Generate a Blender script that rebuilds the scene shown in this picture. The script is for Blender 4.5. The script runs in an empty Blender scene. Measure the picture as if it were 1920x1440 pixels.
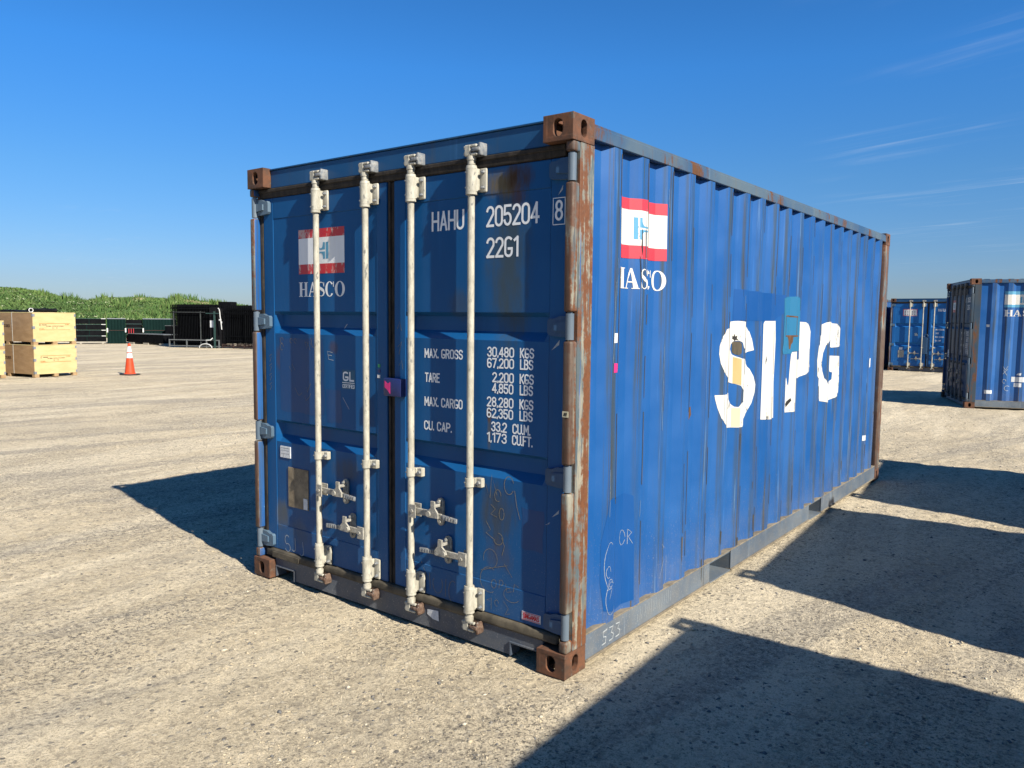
import bpy, bmesh, math, random
import numpy as np
from mathutils import Matrix, Vector
random.seed(7)
RNG = np.random.default_rng(11)
sc = bpy.context.scene
col = sc.collection
R = math.radians

# ------------------------------------------------------------------ camera
cd = bpy.data.cameras.new('camera')
cam = bpy.data.objects.new('camera', cd)
col.objects.link(cam)
cd.sensor_fit = 'HORIZONTAL'
cd.sensor_width = 36.0
cd.lens = 27.553
cd.clip_start = 0.05
cd.clip_end = 2000.0
M3 = Matrix(((0.791887, -0.059105, 0.607800), (0.610589, 0.060700, -0.789618), (0.009777, 0.996405, 0.084157)))
cam.matrix_world = Matrix.Translation((1.9448, -2.9493, 1.6848)) @ M3.to_4x4()
sc.camera = cam

# ------------------------------------------------------------------ sky, sun, exposure
SUN_FROM = Vector((3.37, -0.665, 2.591)).normalized()
EL = math.asin(SUN_FROM.z)
AZ = math.atan2(SUN_FROM.x, SUN_FROM.y)
SKY_STRENGTH = 0.075
SUN_STRENGTH = 5.0
sc.view_settings.view_transform = 'Standard'
sc.view_settings.look = 'None'
sc.view_settings.exposure = 1.1
sc.view_settings.gamma = 1.0
sc.view_settings.use_curve_mapping = False

sl = bpy.data.lights.new('sun', 'SUN')
sl.energy = SUN_STRENGTH
sl.angle = R(0.53)
sl.color = (1.0, 0.93, 0.82)
so = bpy.data.objects.new('sun', sl)
col.objects.link(so)
so.rotation_euler = (-SUN_FROM).to_track_quat('-Z', 'Y').to_euler()
so.location = (10, -5, 20)

world = bpy.data.worlds.new('World')
sc.world = world
world.use_nodes = True


class NT:
    """small helper to write node graphs"""
    def __init__(self, tree):
        self.t = tree
        self.N = tree.nodes
        self.L = tree.links

    def put(self, sock, v):
        if v is None:
            return
        if isinstance(v, bpy.types.NodeSocket):
            self.L.new(v, sock)
        elif isinstance(v, (tuple, list)) and sock.type == 'RGBA' and len(v) == 3:
            sock.default_value = (v[0], v[1], v[2], 1)
        else:
            sock.default_value = v

    def math(self, op, a, b=None, c=None, clamp=False):
        n = self.N.new('ShaderNodeMath')
        n.operation = op
        n.use_clamp = clamp
        self.put(n.inputs[0], a)
        self.put(n.inputs[1], b)
        self.put(n.inputs[2], c)
        return n.outputs[0]

    def mul(self, a, b):
        return self.math('MULTIPLY', a, b)

    def add(self, a, b):
        return self.math('ADD', a, b)

    def mx(self, a, b):
        return self.math('MAXIMUM', a, b)

    def ramp(self, v, a, b, lo=0.0, hi=1.0):
        n = self.N.new('ShaderNodeMapRange')
        n.interpolation_type = 'SMOOTHSTEP'
        self.put(n.inputs[0], v)
        n.inputs[1].default_value = a
        n.inputs[2].default_value = b
        n.inputs[3].default_value = lo
        n.inputs[4].default_value = hi
        return n.outputs[0]

    def mix(self, f, a, b, mode='MIX'):
        n = self.N.new('ShaderNodeMix')
        n.data_type = 'RGBA'
        n.blend_type = mode
        self.put(n.inputs[0], f)
        self.put(n.inputs[6], a)
        self.put(n.inputs[7], b)
        return n.outputs[2]

    def coord(self, which='Object'):
        return self.N.new('ShaderNodeTexCoord').outputs[which]

    def scale(self, v, s):
        n = self.N.new('ShaderNodeMapping')
        self.put(n.inputs[0], v)
        n.inputs[3].default_value = s
        return n.outputs[0]

    def noise(self, v, s, d=3.0, r=0.55, dist=0.0, w=None):
        n = self.N.new('ShaderNodeTexNoise')
        if w is not None:
            n.noise_dimensions = '4D'
            self.put(n.inputs['W'], w)
        self.put(n.inputs['Vector'], v)
        n.inputs['Scale'].default_value = s
        n.inputs['Detail'].default_value = d
        n.inputs['Roughness'].default_value = r
        n.inputs['Distortion'].default_value = dist
        return n.outputs['Fac']

    def voro(self, v, s, feature='F1', out='Distance', rnd=1.0):
        n = self.N.new('ShaderNodeTexVoronoi')
        n.feature = feature
        self.put(n.inputs['Vector'], v)
        n.inputs['Scale'].default_value = s
        n.inputs['Randomness'].default_value = rnd
        return n.outputs[out]

    def xyz(self, v):
        n = self.N.new('ShaderNodeSeparateXYZ')
        self.put(n.inputs[0], v)
        return n.outputs

    def rand(self):
        return self.N.new('ShaderNodeObjectInfo').outputs['Random']

    def bump(self, h, strength, dist):
        n = self.N.new('ShaderNodeBump')
        n.inputs['Strength'].default_value = strength
        n.inputs['Distance'].default_value = dist
        self.put(n.inputs['Height'], h)
        return n.outputs[0]


CLOUD = -18.0


def build_world():
    g = NT(world.node_tree)
    g.N.clear()
    out = g.N.new('ShaderNodeOutputWorld')
    bg = g.N.new('ShaderNodeBackground')
    sky = g.N.new('ShaderNodeTexSky')
    sky.sky_type = 'NISHITA'
    sky.sun_disc = False
    sky.sun_elevation = EL
    sky.sun_rotation = AZ
    sky.altitude = 100
    sky.air_density = 1.0
    sky.dust_density = 0.35
    sky.ozone_density = 3.0
    hs = g.N.new('ShaderNodeHueSaturation')
    hs.inputs['Saturation'].default_value = 1.22
    hs.inputs['Value'].default_value = 1.0
    g.L.new(sky.outputs[0], hs.inputs['Color'])
    v = g.coord('Generated')
    x, y, z = g.xyz(v)
    cr = g.N.new('ShaderNodeValToRGB')
    g.put(cr.inputs[0], z)
    el = cr.color_ramp.elements
    el[0].position, el[0].color = 0.04, (0.35, 0.43, 0.64, 1)
    el[1].position, el[1].color = 0.50, (0.33, 0.62, 0.82, 1)
    for pos, cc in ((0.165, (0.375, 0.575, 0.76, 1)), (0.29, (0.345, 0.695, 0.97, 1))):
        e = el.new(pos)
        e.color = cc
    c = g.mix(1.0, hs.outputs[0], cr.outputs[0], 'MULTIPLY')
    # thin cirrus, laid out by direction on the sky
    zc = g.mx(z, 0.03)
    cmb = g.N.new('ShaderNodeCombineXYZ')
    g.put(cmb.inputs[0], g.math('DIVIDE', x, zc))
    g.put(cmb.inputs[1], g.math('DIVIDE', y, zc))
    mp = g.N.new('ShaderNodeMapping')
    mp.vector_type = 'TEXTURE'
    mp.inputs['Rotation'].default_value = (0, 0, R(CLOUD))
    mp.inputs['Scale'].default_value = (2.4, 0.30, 1)
    g.L.new(cmb.outputs[0], mp.inputs[0])
    n1 = g.noise(mp.outputs[0], 1.3, 7, 0.62, 0.7)
    n2 = g.noise(cmb.outputs[0], 0.55, 3, 0.5)
    wisp = g.mul(g.ramp(n1, 0.48, 0.78), g.ramp(n2, 0.43, 0.64))

    def spot(d, a, b):
        n = g.N.new('ShaderNodeVectorMath')
        n.operation = 'DOT_PRODUCT'
        g.L.new(v, n.inputs[0])
        n.inputs[1].default_value = Vector(d).normalized()
        return g.ramp(n.outputs['Value'], math.cos(R(a)), math.cos(R(b)))
    m = g.mx(g.mx(spot((-0.195, 0.925, 0.345), 9, 2), spot((-0.15, 0.965, 0.185), 9.5, 2)), g.mul(spot((-0.905, 0.42, 0.058), 5, 1), 0.6))
    m = g.mx(m, g.mul(spot((0.3, 0.93, 0.25), 22, 4), 0.8))
    f = g.mul(g.mul(wisp, m), 0.36)
    c = g.mix(f, c, (4.3, 4.9, 5.6))
    g.L.new(c, bg.inputs[0])
    bg.inputs[1].default_value = SKY_STRENGTH
    g.L.new(bg.outputs[0], out.inputs[0])


build_world()


# ------------------------------------------------------------------ materials
def new_mat(name):
    m = bpy.data.materials.new(name)
    m.use_nodes = True
    g = NT(m.node_tree)
    g.N.clear()
    out = g.N.new('ShaderNodeOutputMaterial')
    b = g.N.new('ShaderNodeBsdfPrincipled')
    g.L.new(b.outputs[0], out.inputs[0])
    return m, g, b


def paint(name, base, base2, rust=0.0, crest=0.0, dust=0.0, streak=0.35, rough=0.42, scratch=0.3, bump=0.25, sheen=0.0, blobs=(), streak_col=(0.055, 0.062, 0.062), spec=0.3):
    """weathered steel paint"""
    m, g, b = new_mat(name)
    v = g.coord()
    w = g.mul(g.rand(), 40.0)
    x, y, z = g.xyz(v)
    n1 = g.noise(v, 1.4, 4, 0.6, 0, w)
    c = g.mix(g.ramp(n1, 0.35, 0.68), base, base2)
    st = g.noise(g.scale(v, (11, 11, 0.5)), 1.0, 6, 0.65, 0, w)
    c = g.mix(g.mul(g.ramp(st, 0.52, 0.78), streak), c, streak_col)
    st2 = g.noise(g.scale(v, (30, 30, 1.1)), 1.0, 4, 0.6, 0, w)
    c = g.mix(g.mul(g.ramp(st2, 0.6, 0.74), scratch), c, tuple(min(1, q * 1.9 + 0.02) for q in base2))
    rgh = g.ramp(n1, 0.3, 0.7, rough - 0.06, rough + 0.12)
    if crest > 0:
        cm = g.ramp(x, -0.024, -0.011)
        cn = g.noise(g.scale(v, (20, 26, 0.8)), 1.0, 6, 0.7, 0, w)
        cf = g.mul(g.mul(cm, g.ramp(cn, 0.44, 0.60)), g.mul(g.ramp(g.noise(g.scale(v, (1, 1, 0.5)), 1.1, 3, 0.6, 0, w), 0.30, 0.62), crest))
        c = g.mix(cf, c, (0.034, 0.050, 0.060))
        cb = g.noise(g.scale(v, (60, 70, 0.7)), 1.0, 5, 0.6, 0, w)
        c = g.mix(g.mul(g.mul(cm, g.ramp(cb, 0.56, 0.66)), crest), c, (0.050, 0.040, 0.026))
        cf2 = g.mul(g.mul(cm, g.ramp(st2, 0.61, 0.7)), crest * 0.8)
        c = g.mix(cf2, c, (0.070, 0.135, 0.23))
    if rust > 0:
        rn = g.noise(g.scale(v, (1, 1, 0.55)), 3.2, 8, 0.72, 0.3, w)
        rs = g.noise(g.scale(v, (16, 16, 0.9)), 1.0, 5, 0.6, 0, w)
        rf = g.math('ADD', g.mul(rn, 0.65), g.mul(rs, 0.35))
        e = 0.69 - 0.16 * rust
        fr = g.ramp(rf, e, e + 0.06)
        rc = g.mix(g.noise(v, 34, 4, 0.6), (0.055, 0.024, 0.010), (0.115, 0.048, 0.019))
        c = g.mix(fr, c, rc)
        rgh = g.mx(rgh, g.mul(fr, 0.9))
    if dust > 0:
        dn = g.noise(v, 9, 5, 0.65, 0, w)
        hi = g.mul(g.ramp(z, 0.60, 0.05), g.ramp(dn, 0.15, 0.95))
        c = g.mix(g.mul(hi, dust), c, (0.17, 0.15, 0.115))
        sp = g.noise(v, 130, 2, 0.5)
        c = g.mix(g.mul(g.mul(g.ramp(sp, 0.62, 0.7), g.ramp(z, 0.95, 0.2)), dust), c, (0.26, 0.25, 0.23))
        rgh = g.mx(rgh, g.mul(hi, 0.8))
    for bx, bz, rx, rz, bc, stg in blobs:
        dx = g.math('DIVIDE', g.math('SUBTRACT', x, bx), rx)
        dz = g.math('DIVIDE', g.math('SUBTRACT', z, bz), rz)
        d2 = g.add(g.mul(dx, dx), g.mul(dz, dz))
        nn = g.add(g.mul(g.noise(g.scale(v, (22, 22, 5)), 1.0, 6, 0.7), 1.6), g.mul(st, 0.8))
        f = g.mul(g.ramp(g.add(d2, nn), 2.1, 1.1), stg)
        c = g.mix(f, c, bc)
        rgh = g.mx(rgh, g.mul(f, 0.8))
    if sheen > 0:
        b.inputs['Sheen Weight'].default_value = sheen
        b.inputs['Sheen Roughness'].default_value = 0.45
        b.inputs['Sheen Tint'].default_value = (0.75, 0.85, 1.0, 1)
    b.inputs['Specular IOR Level'].default_value = spec
    g.L.new(c, b.inputs['Base Color'])
    g.put(b.inputs['Roughness'], rgh)
    hgt = g.add(g.mul(g.noise(v, 3.0, 2, 0.5, 0, w), 1.0), g.mul(g.noise(v, 60, 3, 0.6), 0.03))
    g.L.new(g.bump(hgt, bump, 0.02), b.inputs['Normal'])
    return m


def simple(name, c1, c2, scale=20.0, rough=0.6, bump=0.2, metal=0.0, stretch=(1, 1, 1), spots=None, spec=0.35):
    m, g, b = new_mat(name)
    v = g.scale(g.coord(), stretch)
    n = g.noise(v, scale, 6, 0.65, 0, g.mul(g.rand(), 30))
    c = g.mix(g.ramp(n, 0.32, 0.68), c1, c2)
    if spots:
        s = g.noise(v, scale * 2.3, 5, 0.7)
        c = g.mix(g.ramp(s, spots[1], spots[1] + 0.07), c, spots[0])
    g.L.new(c, b.inputs['Base Color'])
    b.inputs['Roughness'].default_value = rough
    b.inputs['Metallic'].default_value = metal
    b.inputs['Specular IOR Level'].default_value = spec
    g.L.new(g.bump(n, bump, 0.01), b.inputs['Normal'])
    return m


def rusty_casting():
    m, g, b = new_mat('rusty_cast_steel')
    v = g.coord()
    w = g.mul(g.rand(), 40.0)
    n = g.noise(v, 11, 8, 0.7, 0, w)
    c = g.mix(g.ramp(n, 0.3, 0.7), (0.042, 0.022, 0.012), (0.135, 0.050, 0.020))
    n2 = g.noise(v, 26, 6, 0.7, 0.2, w)
    c = g.mix(g.ramp(n2, 0.57, 0.66), c, (0.085, 0.066, 0.050))
    c = g.mix(g.ramp(n2, 0.67, 0.70), c, (0.06, 0.085, 0.11))
    g.L.new(c, b.inputs['Base Color'])
    b.inputs['Roughness'].default_value = 0.85
    bv = g.N.new('ShaderNodeBevel')
    bv.samples = 4
    bv.inputs['Radius'].default_value = 0.007
    bp = g.N.new('ShaderNodeBump')
    bp.inputs['Strength'].default_value = 0.35
    bp.inputs['Distance'].default_value = 0.004
    g.L.new(g.noise(v, 70, 5, 0.7), bp.inputs['Height'])
    g.L.new(bv.outputs[0], bp.inputs['Normal'])
    g.L.new(bp.outputs[0], b.inputs['Normal'])
    return m


def worn_post():
    m, g, b = new_mat('worn_post_paint')
    v = g.coord()
    w = g.mul(g.rand(), 40.0)
    x, y, z = g.xyz(v)
    a = g.noise(g.scale(v, (26, 26, 1.0)), 1.0, 7, 0.7, 0.3, w)
    bb = g.noise(g.scale(v, (14, 14, 1.6)), 1.0, 7, 0.7, 0.2, g.add(w, 9.0))
    k = g.noise(g.scale(v, (1.5, 1.5, 0.8)), 1.6, 3, 0.5, 0, w)
    c = g.mix(g.ramp(a, 0.4, 0.62), (0.050, 0.078, 0.092), (0.135, 0.128, 0.098))
    pale = g.mul(g.ramp(bb, 0.44, 0.54), g.ramp(k, 0.42, 0.54))
    c = g.mix(g.mul(pale, 0.7), c, (0.30, 0.265, 0.185))
    c = g.mix(g.ramp(g.noise(g.scale(v, (40, 40, 0.9)), 1.0, 5, 0.6, 0, w), 0.62, 0.66), c, (0.02, 0.075, 0.23))
    rs = g.add(g.mul(a, 0.6), g.mul(g.noise(v, 9, 7, 0.72, 0, w), 0.4))
    rc = g.mix(g.noise(v, 40, 4, 0.6), (0.060, 0.022, 0.009), (0.165, 0.058, 0.017))
    c = g.mix(g.ramp(rs, 0.475, 0.525), c, rc)
    # the nose of the post is rusted through
    midz = g.mul(g.ramp(z, 0.93, 1.02), g.ramp(z, 1.66, 1.56))
    nose = g.mul(g.ramp(y, 0.055, 0.03), g.mx(midz, g.ramp(g.noise(g.scale(v, (8, 8, 1.3)), 1.0, 5, 0.6, 0, w), 0.46, 0.56)))
    c = g.mix(g.mul(nose, 0.85), c, g.mix(g.noise(v, 30, 5, 0.6), (0.034, 0.019, 0.012), (0.085, 0.042, 0.024)))
    g.L.new(c, b.inputs['Base Color'])
    b.inputs['Roughness'].default_value = 0.72
    g.L.new(g.bump(g.add(rs, g.mul(g.noise(v, 80, 4, 0.6), 0.3)), 0.4, 0.006), b.inputs['Normal'])
    return m


def bar_paint():
    m, g, b = new_mat('white_bar_paint')
    v = g.coord()
    w = g.mul(g.rand(), 40.0)
    n = g.noise(g.scale(v, (1, 1, 0.35)), 34, 6, 0.7, 0, w)
    c = g.mix(g.ramp(n, 0.34, 0.66), (0.255, 0.240, 0.190), (0.40, 0.38, 0.31))
    c = g.mix(g.ramp(g.noise(g.scale(v, (1, 1, 0.4)), 60, 4, 0.6, 0, w), 0.58, 0.68), c, (0.14, 0.14, 0.125))
    c = g.mix(g.ramp(g.noise(v, 6, 7, 0.7, 0, w), 0.67, 0.72), c, (0.20, 0.11, 0.055))
    g.L.new(c, b.inputs['Base Color'])
    b.inputs['Roughness'].default_value = 0.6
    g.L.new(g.bump(n, 0.25, 0.003), b.inputs['Normal'])
    return m


def print_paint(name, c1, under=(0.010, 0.060, 0.19), wear=0.70, yellow=0.0):
    m, g, b = new_mat(name)
    v = g.coord()
    w = g.mul(g.rand(), 20.0)
    n = g.noise(g.scale(v, (9, 9, 3)), 2.2, 8, 0.75, 0, w)
    c = g.mix(g.mul(g.ramp(g.noise(g.scale(v, (14, 14, 1.5)), 1.0, 5, 0.6, 0, w), 0.45, 0.75), 0.3 + yellow), c1,
              (c1[0] * 0.85, c1[1] * 0.74, c1[2] * 0.55))
    c = g.mix(g.ramp(n, wear, wear + 0.03), c, under)
    g.L.new(c, b.inputs['Base Color'])
    b.inputs['Roughness'].default_value = 0.5
    return m


MAT = {}
RUST = (0.075, 0.032, 0.013)
GRIME = (0.045, 0.045, 0.035)
MAT['side'] = paint('blue_side_paint', (0.008, 0.065, 0.212), (0.016, 0.084, 0.248), rust=0.16, crest=0.9, dust=0.30, streak=0.34)
MAT['door'] = paint('blue_door_paint', (0.0030, 0.056, 0.168), (0.0060, 0.068, 0.192), rust=0.10, dust=0.22, streak=0.24, scratch=0.10, bump=0.18, streak_col=(0.020, 0.036, 0.062), spec=0.16)
MAT['door_left'] = paint('blue_left_door_paint', (0.0030, 0.056, 0.168), (0.0060, 0.068, 0.192), rust=0.10, dust=0.22, streak=0.24, scratch=0.10, bump=0.18, streak_col=(0.020, 0.036, 0.062), spec=0.16,
                         blobs=((-2.215, 0.42, 0.085, 0.13, (0.085, 0.088, 0.08), 0.8), (-1.60, 0.78, 0.17, 0.10, GRIME, 0.55), (-2.05, 0.33, 0.12, 0.12, (0.05, 0.065, 0.08), 0.5), (-2.22, 1.42, 0.05, 0.10, RUST, 0.4), (-1.70, 1.50, 0.05, 0.05, RUST, 0.5)))
MAT['door_right'] = paint('blue_right_door_paint', (0.0030, 0.056, 0.168), (0.0060, 0.068, 0.192), rust=0.12, dust=0.22, streak=0.26, scratch=0.10, bump=0.18, streak_col=(0.020, 0.036, 0.062), spec=0.16,
                          blobs=((-0.40, 1.95, 0.17, 0.55, (0.040, 0.050, 0.040), 0.75), (-0.44, 2.33, 0.17, 0.09, (0.115, 0.088, 0.040), 0.9), (-0.345, 2.35, 0.105, 0.10, (0.040, 0.020, 0.010), 0.95), (-0.345, 2.26, 0.055, 0.09, RUST, 0.7),
                                 (-0.72, 1.75, 0.10, 0.10, GRIME, 0.45), (-0.45, 0.70, 0.15, 0.20, GRIME, 0.7), (-0.44, 0.50, 0.12, 0.12, (0.07, 0.05, 0.03), 0.4), (-0.515, 1.20, 0.020, 0.05, RUST, 0.9), (-0.515, 1.10, 0.018, 0.12, (0.08, 0.07, 0.04), 0.6), (-0.88, 0.44, 0.06, 0.05, GRIME, 0.6)))
MAT['scrape'] = simple('pale_scrape', (0.07, 0.13, 0.21), (0.15, 0.20, 0.25), 60, 0.8, 0.0)
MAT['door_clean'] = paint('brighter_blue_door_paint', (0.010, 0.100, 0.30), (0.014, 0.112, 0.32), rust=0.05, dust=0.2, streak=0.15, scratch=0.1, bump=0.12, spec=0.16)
MAT['rail'] = paint('worn_blue_rail_paint', (0.024, 0.062, 0.125), (0.075, 0.105, 0.125), rust=1.05, streak=0.75, streak_col=(0.095, 0.085, 0.065))
MAT['brail'] = paint('dusty_bottom_rail_paint', (0.045, 0.076, 0.120), (0.110, 0.142, 0.175), rust=0.22, dust=0.55, streak=0.4, scratch=0.5)
MAT['ledge'] = simple('dirt_on_ledge', (0.10, 0.085, 0.062), (0.19, 0.16, 0.115), 14, 0.95, spots=(RUST, 0.62))
MAT['header'] = paint('blue_header_paint', (0.006, 0.052, 0.140), (0.014, 0.066, 0.155), rust=0.30, streak=0.45, sheen=0.0)
MAT['sill'] = paint('dirty_sill_paint', (0.018, 0.036, 0.068), (0.036, 0.052, 0.078), rust=0.3, dust=0.5, streak=0.6, sheen=0.2)
MAT['hinge'] = paint('pale_blue_hinge_paint', (0.052, 0.098, 0.150), (0.095, 0.135, 0.170), rust=0.35, streak=0.4)
MAT['hinge_blue'] = paint('blue_hinge_paint', (0.010, 0.046, 0.115), (0.022, 0.062, 0.125), rust=0.25, streak=0.5, sheen=0.1)
MAT['pin'] = paint('hinge_pin_paint', (0.060, 0.092, 0.13), (0.12, 0.145, 0.165), rust=0.6, streak=0.4)
MAT['cast'] = rusty_casting()
MAT['post'] = worn_post()
MAT['bar'] = bar_paint()
MAT['cam'] = simple('grey_cam_steel', (0.10, 0.118, 0.138), (0.24, 0.24, 0.225), 40, 0.55, 0.3, 0.0, spots=((0.09, 0.042, 0.02), 0.58))
MAT['cam_rust'] = simple('rusty_cam_steel', (0.055, 0.030, 0.020), (0.15, 0.10, 0.07), 45, 0.7, 0.4, spots=((0.22, 0.21, 0.19), 0.60))
MAT['galv'] = simple('galvanised_handle_steel', (0.19, 0.18, 0.155), (0.33, 0.315, 0.265), 55, 0.5, 0.3, 0.0, spots=((0.10, 0.098, 0.09), 0.6))
MAT['gasket'] = simple('dusty_black_rubber', (0.008, 0.007, 0.006), (0.034, 0.027, 0.020), 14, 0.85, 0.3, stretch=(3, 3, 1))
MAT['gasket_b'] = simple('dirty_brown_rubber', (0.028, 0.024, 0.017), (0.095, 0.080, 0.055), 9, 0.9, 0.4)
MAT['dark'] = simple('dark_underside', (0.012, 0.012, 0.012), (0.03, 0.024, 0.02), 6, 0.9)
MAT['white'] = print_paint('white_lettering_paint', (0.62, 0.64, 0.65), wear=0.69)
MAT['white_big'] = print_paint('white_side_lettering_paint', (0.50, 0.49, 0.45), (0.035, 0.045, 0.055), wear=0.605)
MAT['cream'] = print_paint('yellowed_lettering_paint', (0.37, 0.285, 0.125), wear=0.72, yellow=0.4)
MAT['cream2'] = print_paint('cream_lettering_paint', (0.44, 0.40, 0.27), wear=0.75, yellow=0.2)
MAT['red'] = print_paint('red_flag_paint', (0.40, 0.030, 0.045), (0.42, 0.33, 0.30), wear=0.66)
MAT['red_door'] = print_paint('faded_red_flag_paint', (0.42, 0.015, 0.022), (0.42, 0.27, 0.24), wear=0.52)
MAT['cyan'] = print_paint('light_blue_emblem_paint', (0.065, 0.23, 0.36), (0.5, 0.52, 0.52), wear=0.72)
MAT['teal'] = print_paint('teal_touch_up_paint', (0.010, 0.115, 0.225), wear=0.8)
MAT['dpatch'] = paint('fresh_blue_touch_up_paint', (0.004, 0.053, 0.190), (0.006, 0.060, 0.205), streak=0.15, scratch=0.1)
MAT['dpatch_door'] = paint('fresh_blue_door_touch_up_paint', (0.002, 0.040, 0.138), (0.003, 0.046, 0.150), streak=0.15, scratch=0.1)
MAT['rustpatch'] = simple('rust_stain', (0.055, 0.026, 0.012), (0.12, 0.058, 0.027), 30, 0.9, 0.3, stretch=(1, 1, 0.3))
MAT['browngrime'] = simple('brown_grime', (0.030, 0.030, 0.022), (0.075, 0.060, 0.038), 12, 0.8, 0.2, stretch=(2, 2, 0.4))
MAT['black'] = simple('black_tar', (0.008, 0.008, 0.008), (0.018, 0.016, 0.014), 20, 0.7)
MAT['paper'] = simple('weathered_paper', (0.42, 0.44, 0.45), (0.56, 0.57, 0.57), 60, 0.7, 0.1, spots=((0.22, 0.23, 0.24), 0.62))
MAT['board'] = simple('grimy_data_plate', (0.120, 0.095, 0.062), (0.23, 0.185, 0.12), 16, 0.8, 0.3, spots=((0.045, 0.033, 0.022), 0.62))
MAT['chalk'] = simple('chalk_line', (0.22, 0.25, 0.27), (0.36, 0.38, 0.38), 90, 0.9, 0.0)
MAT['scratch'] = simple('tan_scratch', (0.11, 0.10, 0.072), (0.20, 0.18, 0.13), 90, 0.9, 0.0)
MAT['pink'] = simple('pink_sticker', (0.42, 0.015, 0.12), (0.48, 0.03, 0.16), 10, 0.5)
MAT['navy'] = simple('navy_lockbox_paint', (0.008, 0.016, 0.085), (0.014, 0.024, 0.10), 14, 0.45)
MAT['green_sticker'] = simple('green_sticker', (0.01, 0.15, 0.06), (0.02, 0.19, 0.08), 10, 0.5)
MAT['redprint'] = simple('red_print', (0.40, 0.012, 0.02), (0.48, 0.02, 0.03), 10, 0.5)
MAT['teal_print'] = simple('dark_teal_badge', (0.004, 0.065, 0.13), (0.007, 0.08, 0.155), 14, 0.5)


# ------------------------------------------------------------------ mesh helpers
class MB:
    """collects shapes into one bmesh with one or more materials"""
    def __init__(self, mats=None):
        self.bm = bmesh.new()
        self.mats = mats or []
        self.mi = 0

    def faces(self, vs, fs):
        bv = [self.bm.verts.new(v) for v in vs]
        out = []
        for f in fs:
            try:
                fc = self.bm.faces.new([bv[i] for i in f])
                fc.material_index = self.mi
                out.append(fc)
            except ValueError:
                pass
        return bv, out

    def box(self, x0, x1, y0, y1, z0, z1, bev=0.0, M=None, seg=1):
        vs = [Vector(p) for p in ((x0, y0, z0), (x1, y0, z0), (x1, y1, z0), (x0, y1, z0), (x0, y0, z1), (x1, y0, z1), (x1, y1, z1), (x0, y1, z1))]
        if M is not None:
            vs = [M @ v for v in vs]
        bv, fc = self.faces(vs, ((0, 3, 2, 1), (4, 5, 6, 7), (0, 1, 5, 4), (1, 2, 6, 5), (2, 3, 7, 6), (3, 0, 4, 7)))
        if bev > 0:
            es = list({e for f in fc for e in f.edges})
            r = bmesh.ops.bevel(self.bm, geom=es, offset=bev, segments=seg, profile=0.5, affect='EDGES')
            for f in r['faces']:
                f.material_index = self.mi

    def cyl(self, p0, p1, r, seg=14, r1=None, caps=True):
        p0, p1 = Vector(p0), Vector(p1)
        r1 = r if r1 is None else r1
        d = (p1 - p0).normalized()
        a = d.orthogonal().normalized()
        b = d.cross(a)
        vs = []
        for p, rr in ((p0, r), (p1, r1)):
            for i in range(seg):
                t = 2 * math.pi * i / seg
                vs.append(p + (a * math.cos(t) + b * math.sin(t)) * rr)
        fs = [(i, (i + 1) % seg, seg + (i + 1) % seg, seg + i) for i in range(seg)]
        if caps:
            fs += [tuple(range(seg - 1, -1, -1)), tuple(range(seg, 2 * seg))]
        self.faces(vs, fs)

    def tube(self, pts, r, seg=8):
        for a, b in zip(pts, pts[1:]):
            self.cyl(a, b, r, seg)

    def prism(self, poly, fn, a, b):
        """poly in 2D, fn(u, v, w) -> point; extruded from w=a to w=b"""
        n = len(poly)
        vs = [fn(u, v, a) for u, v in poly] + [fn(u, v, b) for u, v in poly]
        fs = [tuple(range(n - 1, -1, -1)), tuple(range(n, 2 * n))] + [(i, (i + 1) % n, n + (i + 1) % n, n + i) for i in range(n)]
        self.faces(vs, fs)

    def mesh(self, name, smooth=35.0, recalc=True):
        bm = self.bm
        if recalc:
            bmesh.ops.recalc_face_normals(bm, faces=bm.faces)
        bm.normal_update()
        if smooth:
            lim = R(smooth)
            for f in bm.faces:
                f.smooth = True
            for e in bm.edges:
                if len(e.link_faces) != 2 or e.calc_face_angle(0) > lim:
                    e.smooth = False
        me = bpy.data.meshes.new(name)
        bm.to_mesh(me)
        bm.free()
        for m in self.mats:
            me.materials.append(m)
        return me


def add(name, me, parent=None, loc=None, rot=None):
    o = bpy.data.objects.new(name, me)
    col.objects.link(o)
    if parent is not None:
        o.parent = parent
    if loc is not None:
        o.location = loc
    if rot is not None:
        o.rotation_euler = rot
    return o


def tag(o, label=None, cat=None, group=None, kind=None):
    if label:
        o['label'] = label
    if cat:
        o['category'] = cat
    if group:
        o['group'] = group
    if kind:
        o['kind'] = kind
    return o


def empty(name, loc, rz=0.0):
    o = bpy.data.objects.new(name, None)
    col.objects.link(o)
    o.location = loc
    o.rotation_euler = (0, 0, rz)
    o.empty_display_size = 0.3
    return o


# ------------------------------------------------------------------ strokes and lettering
def arc(cx, cy, rx, ry, a0, a1, n=9):
    return [(cx + rx * math.cos(R(a0 + (a1 - a0) * i / n)), cy + ry * math.sin(R(a0 + (a1 - a0) * i / n))) for i in range(n + 1)]


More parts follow.
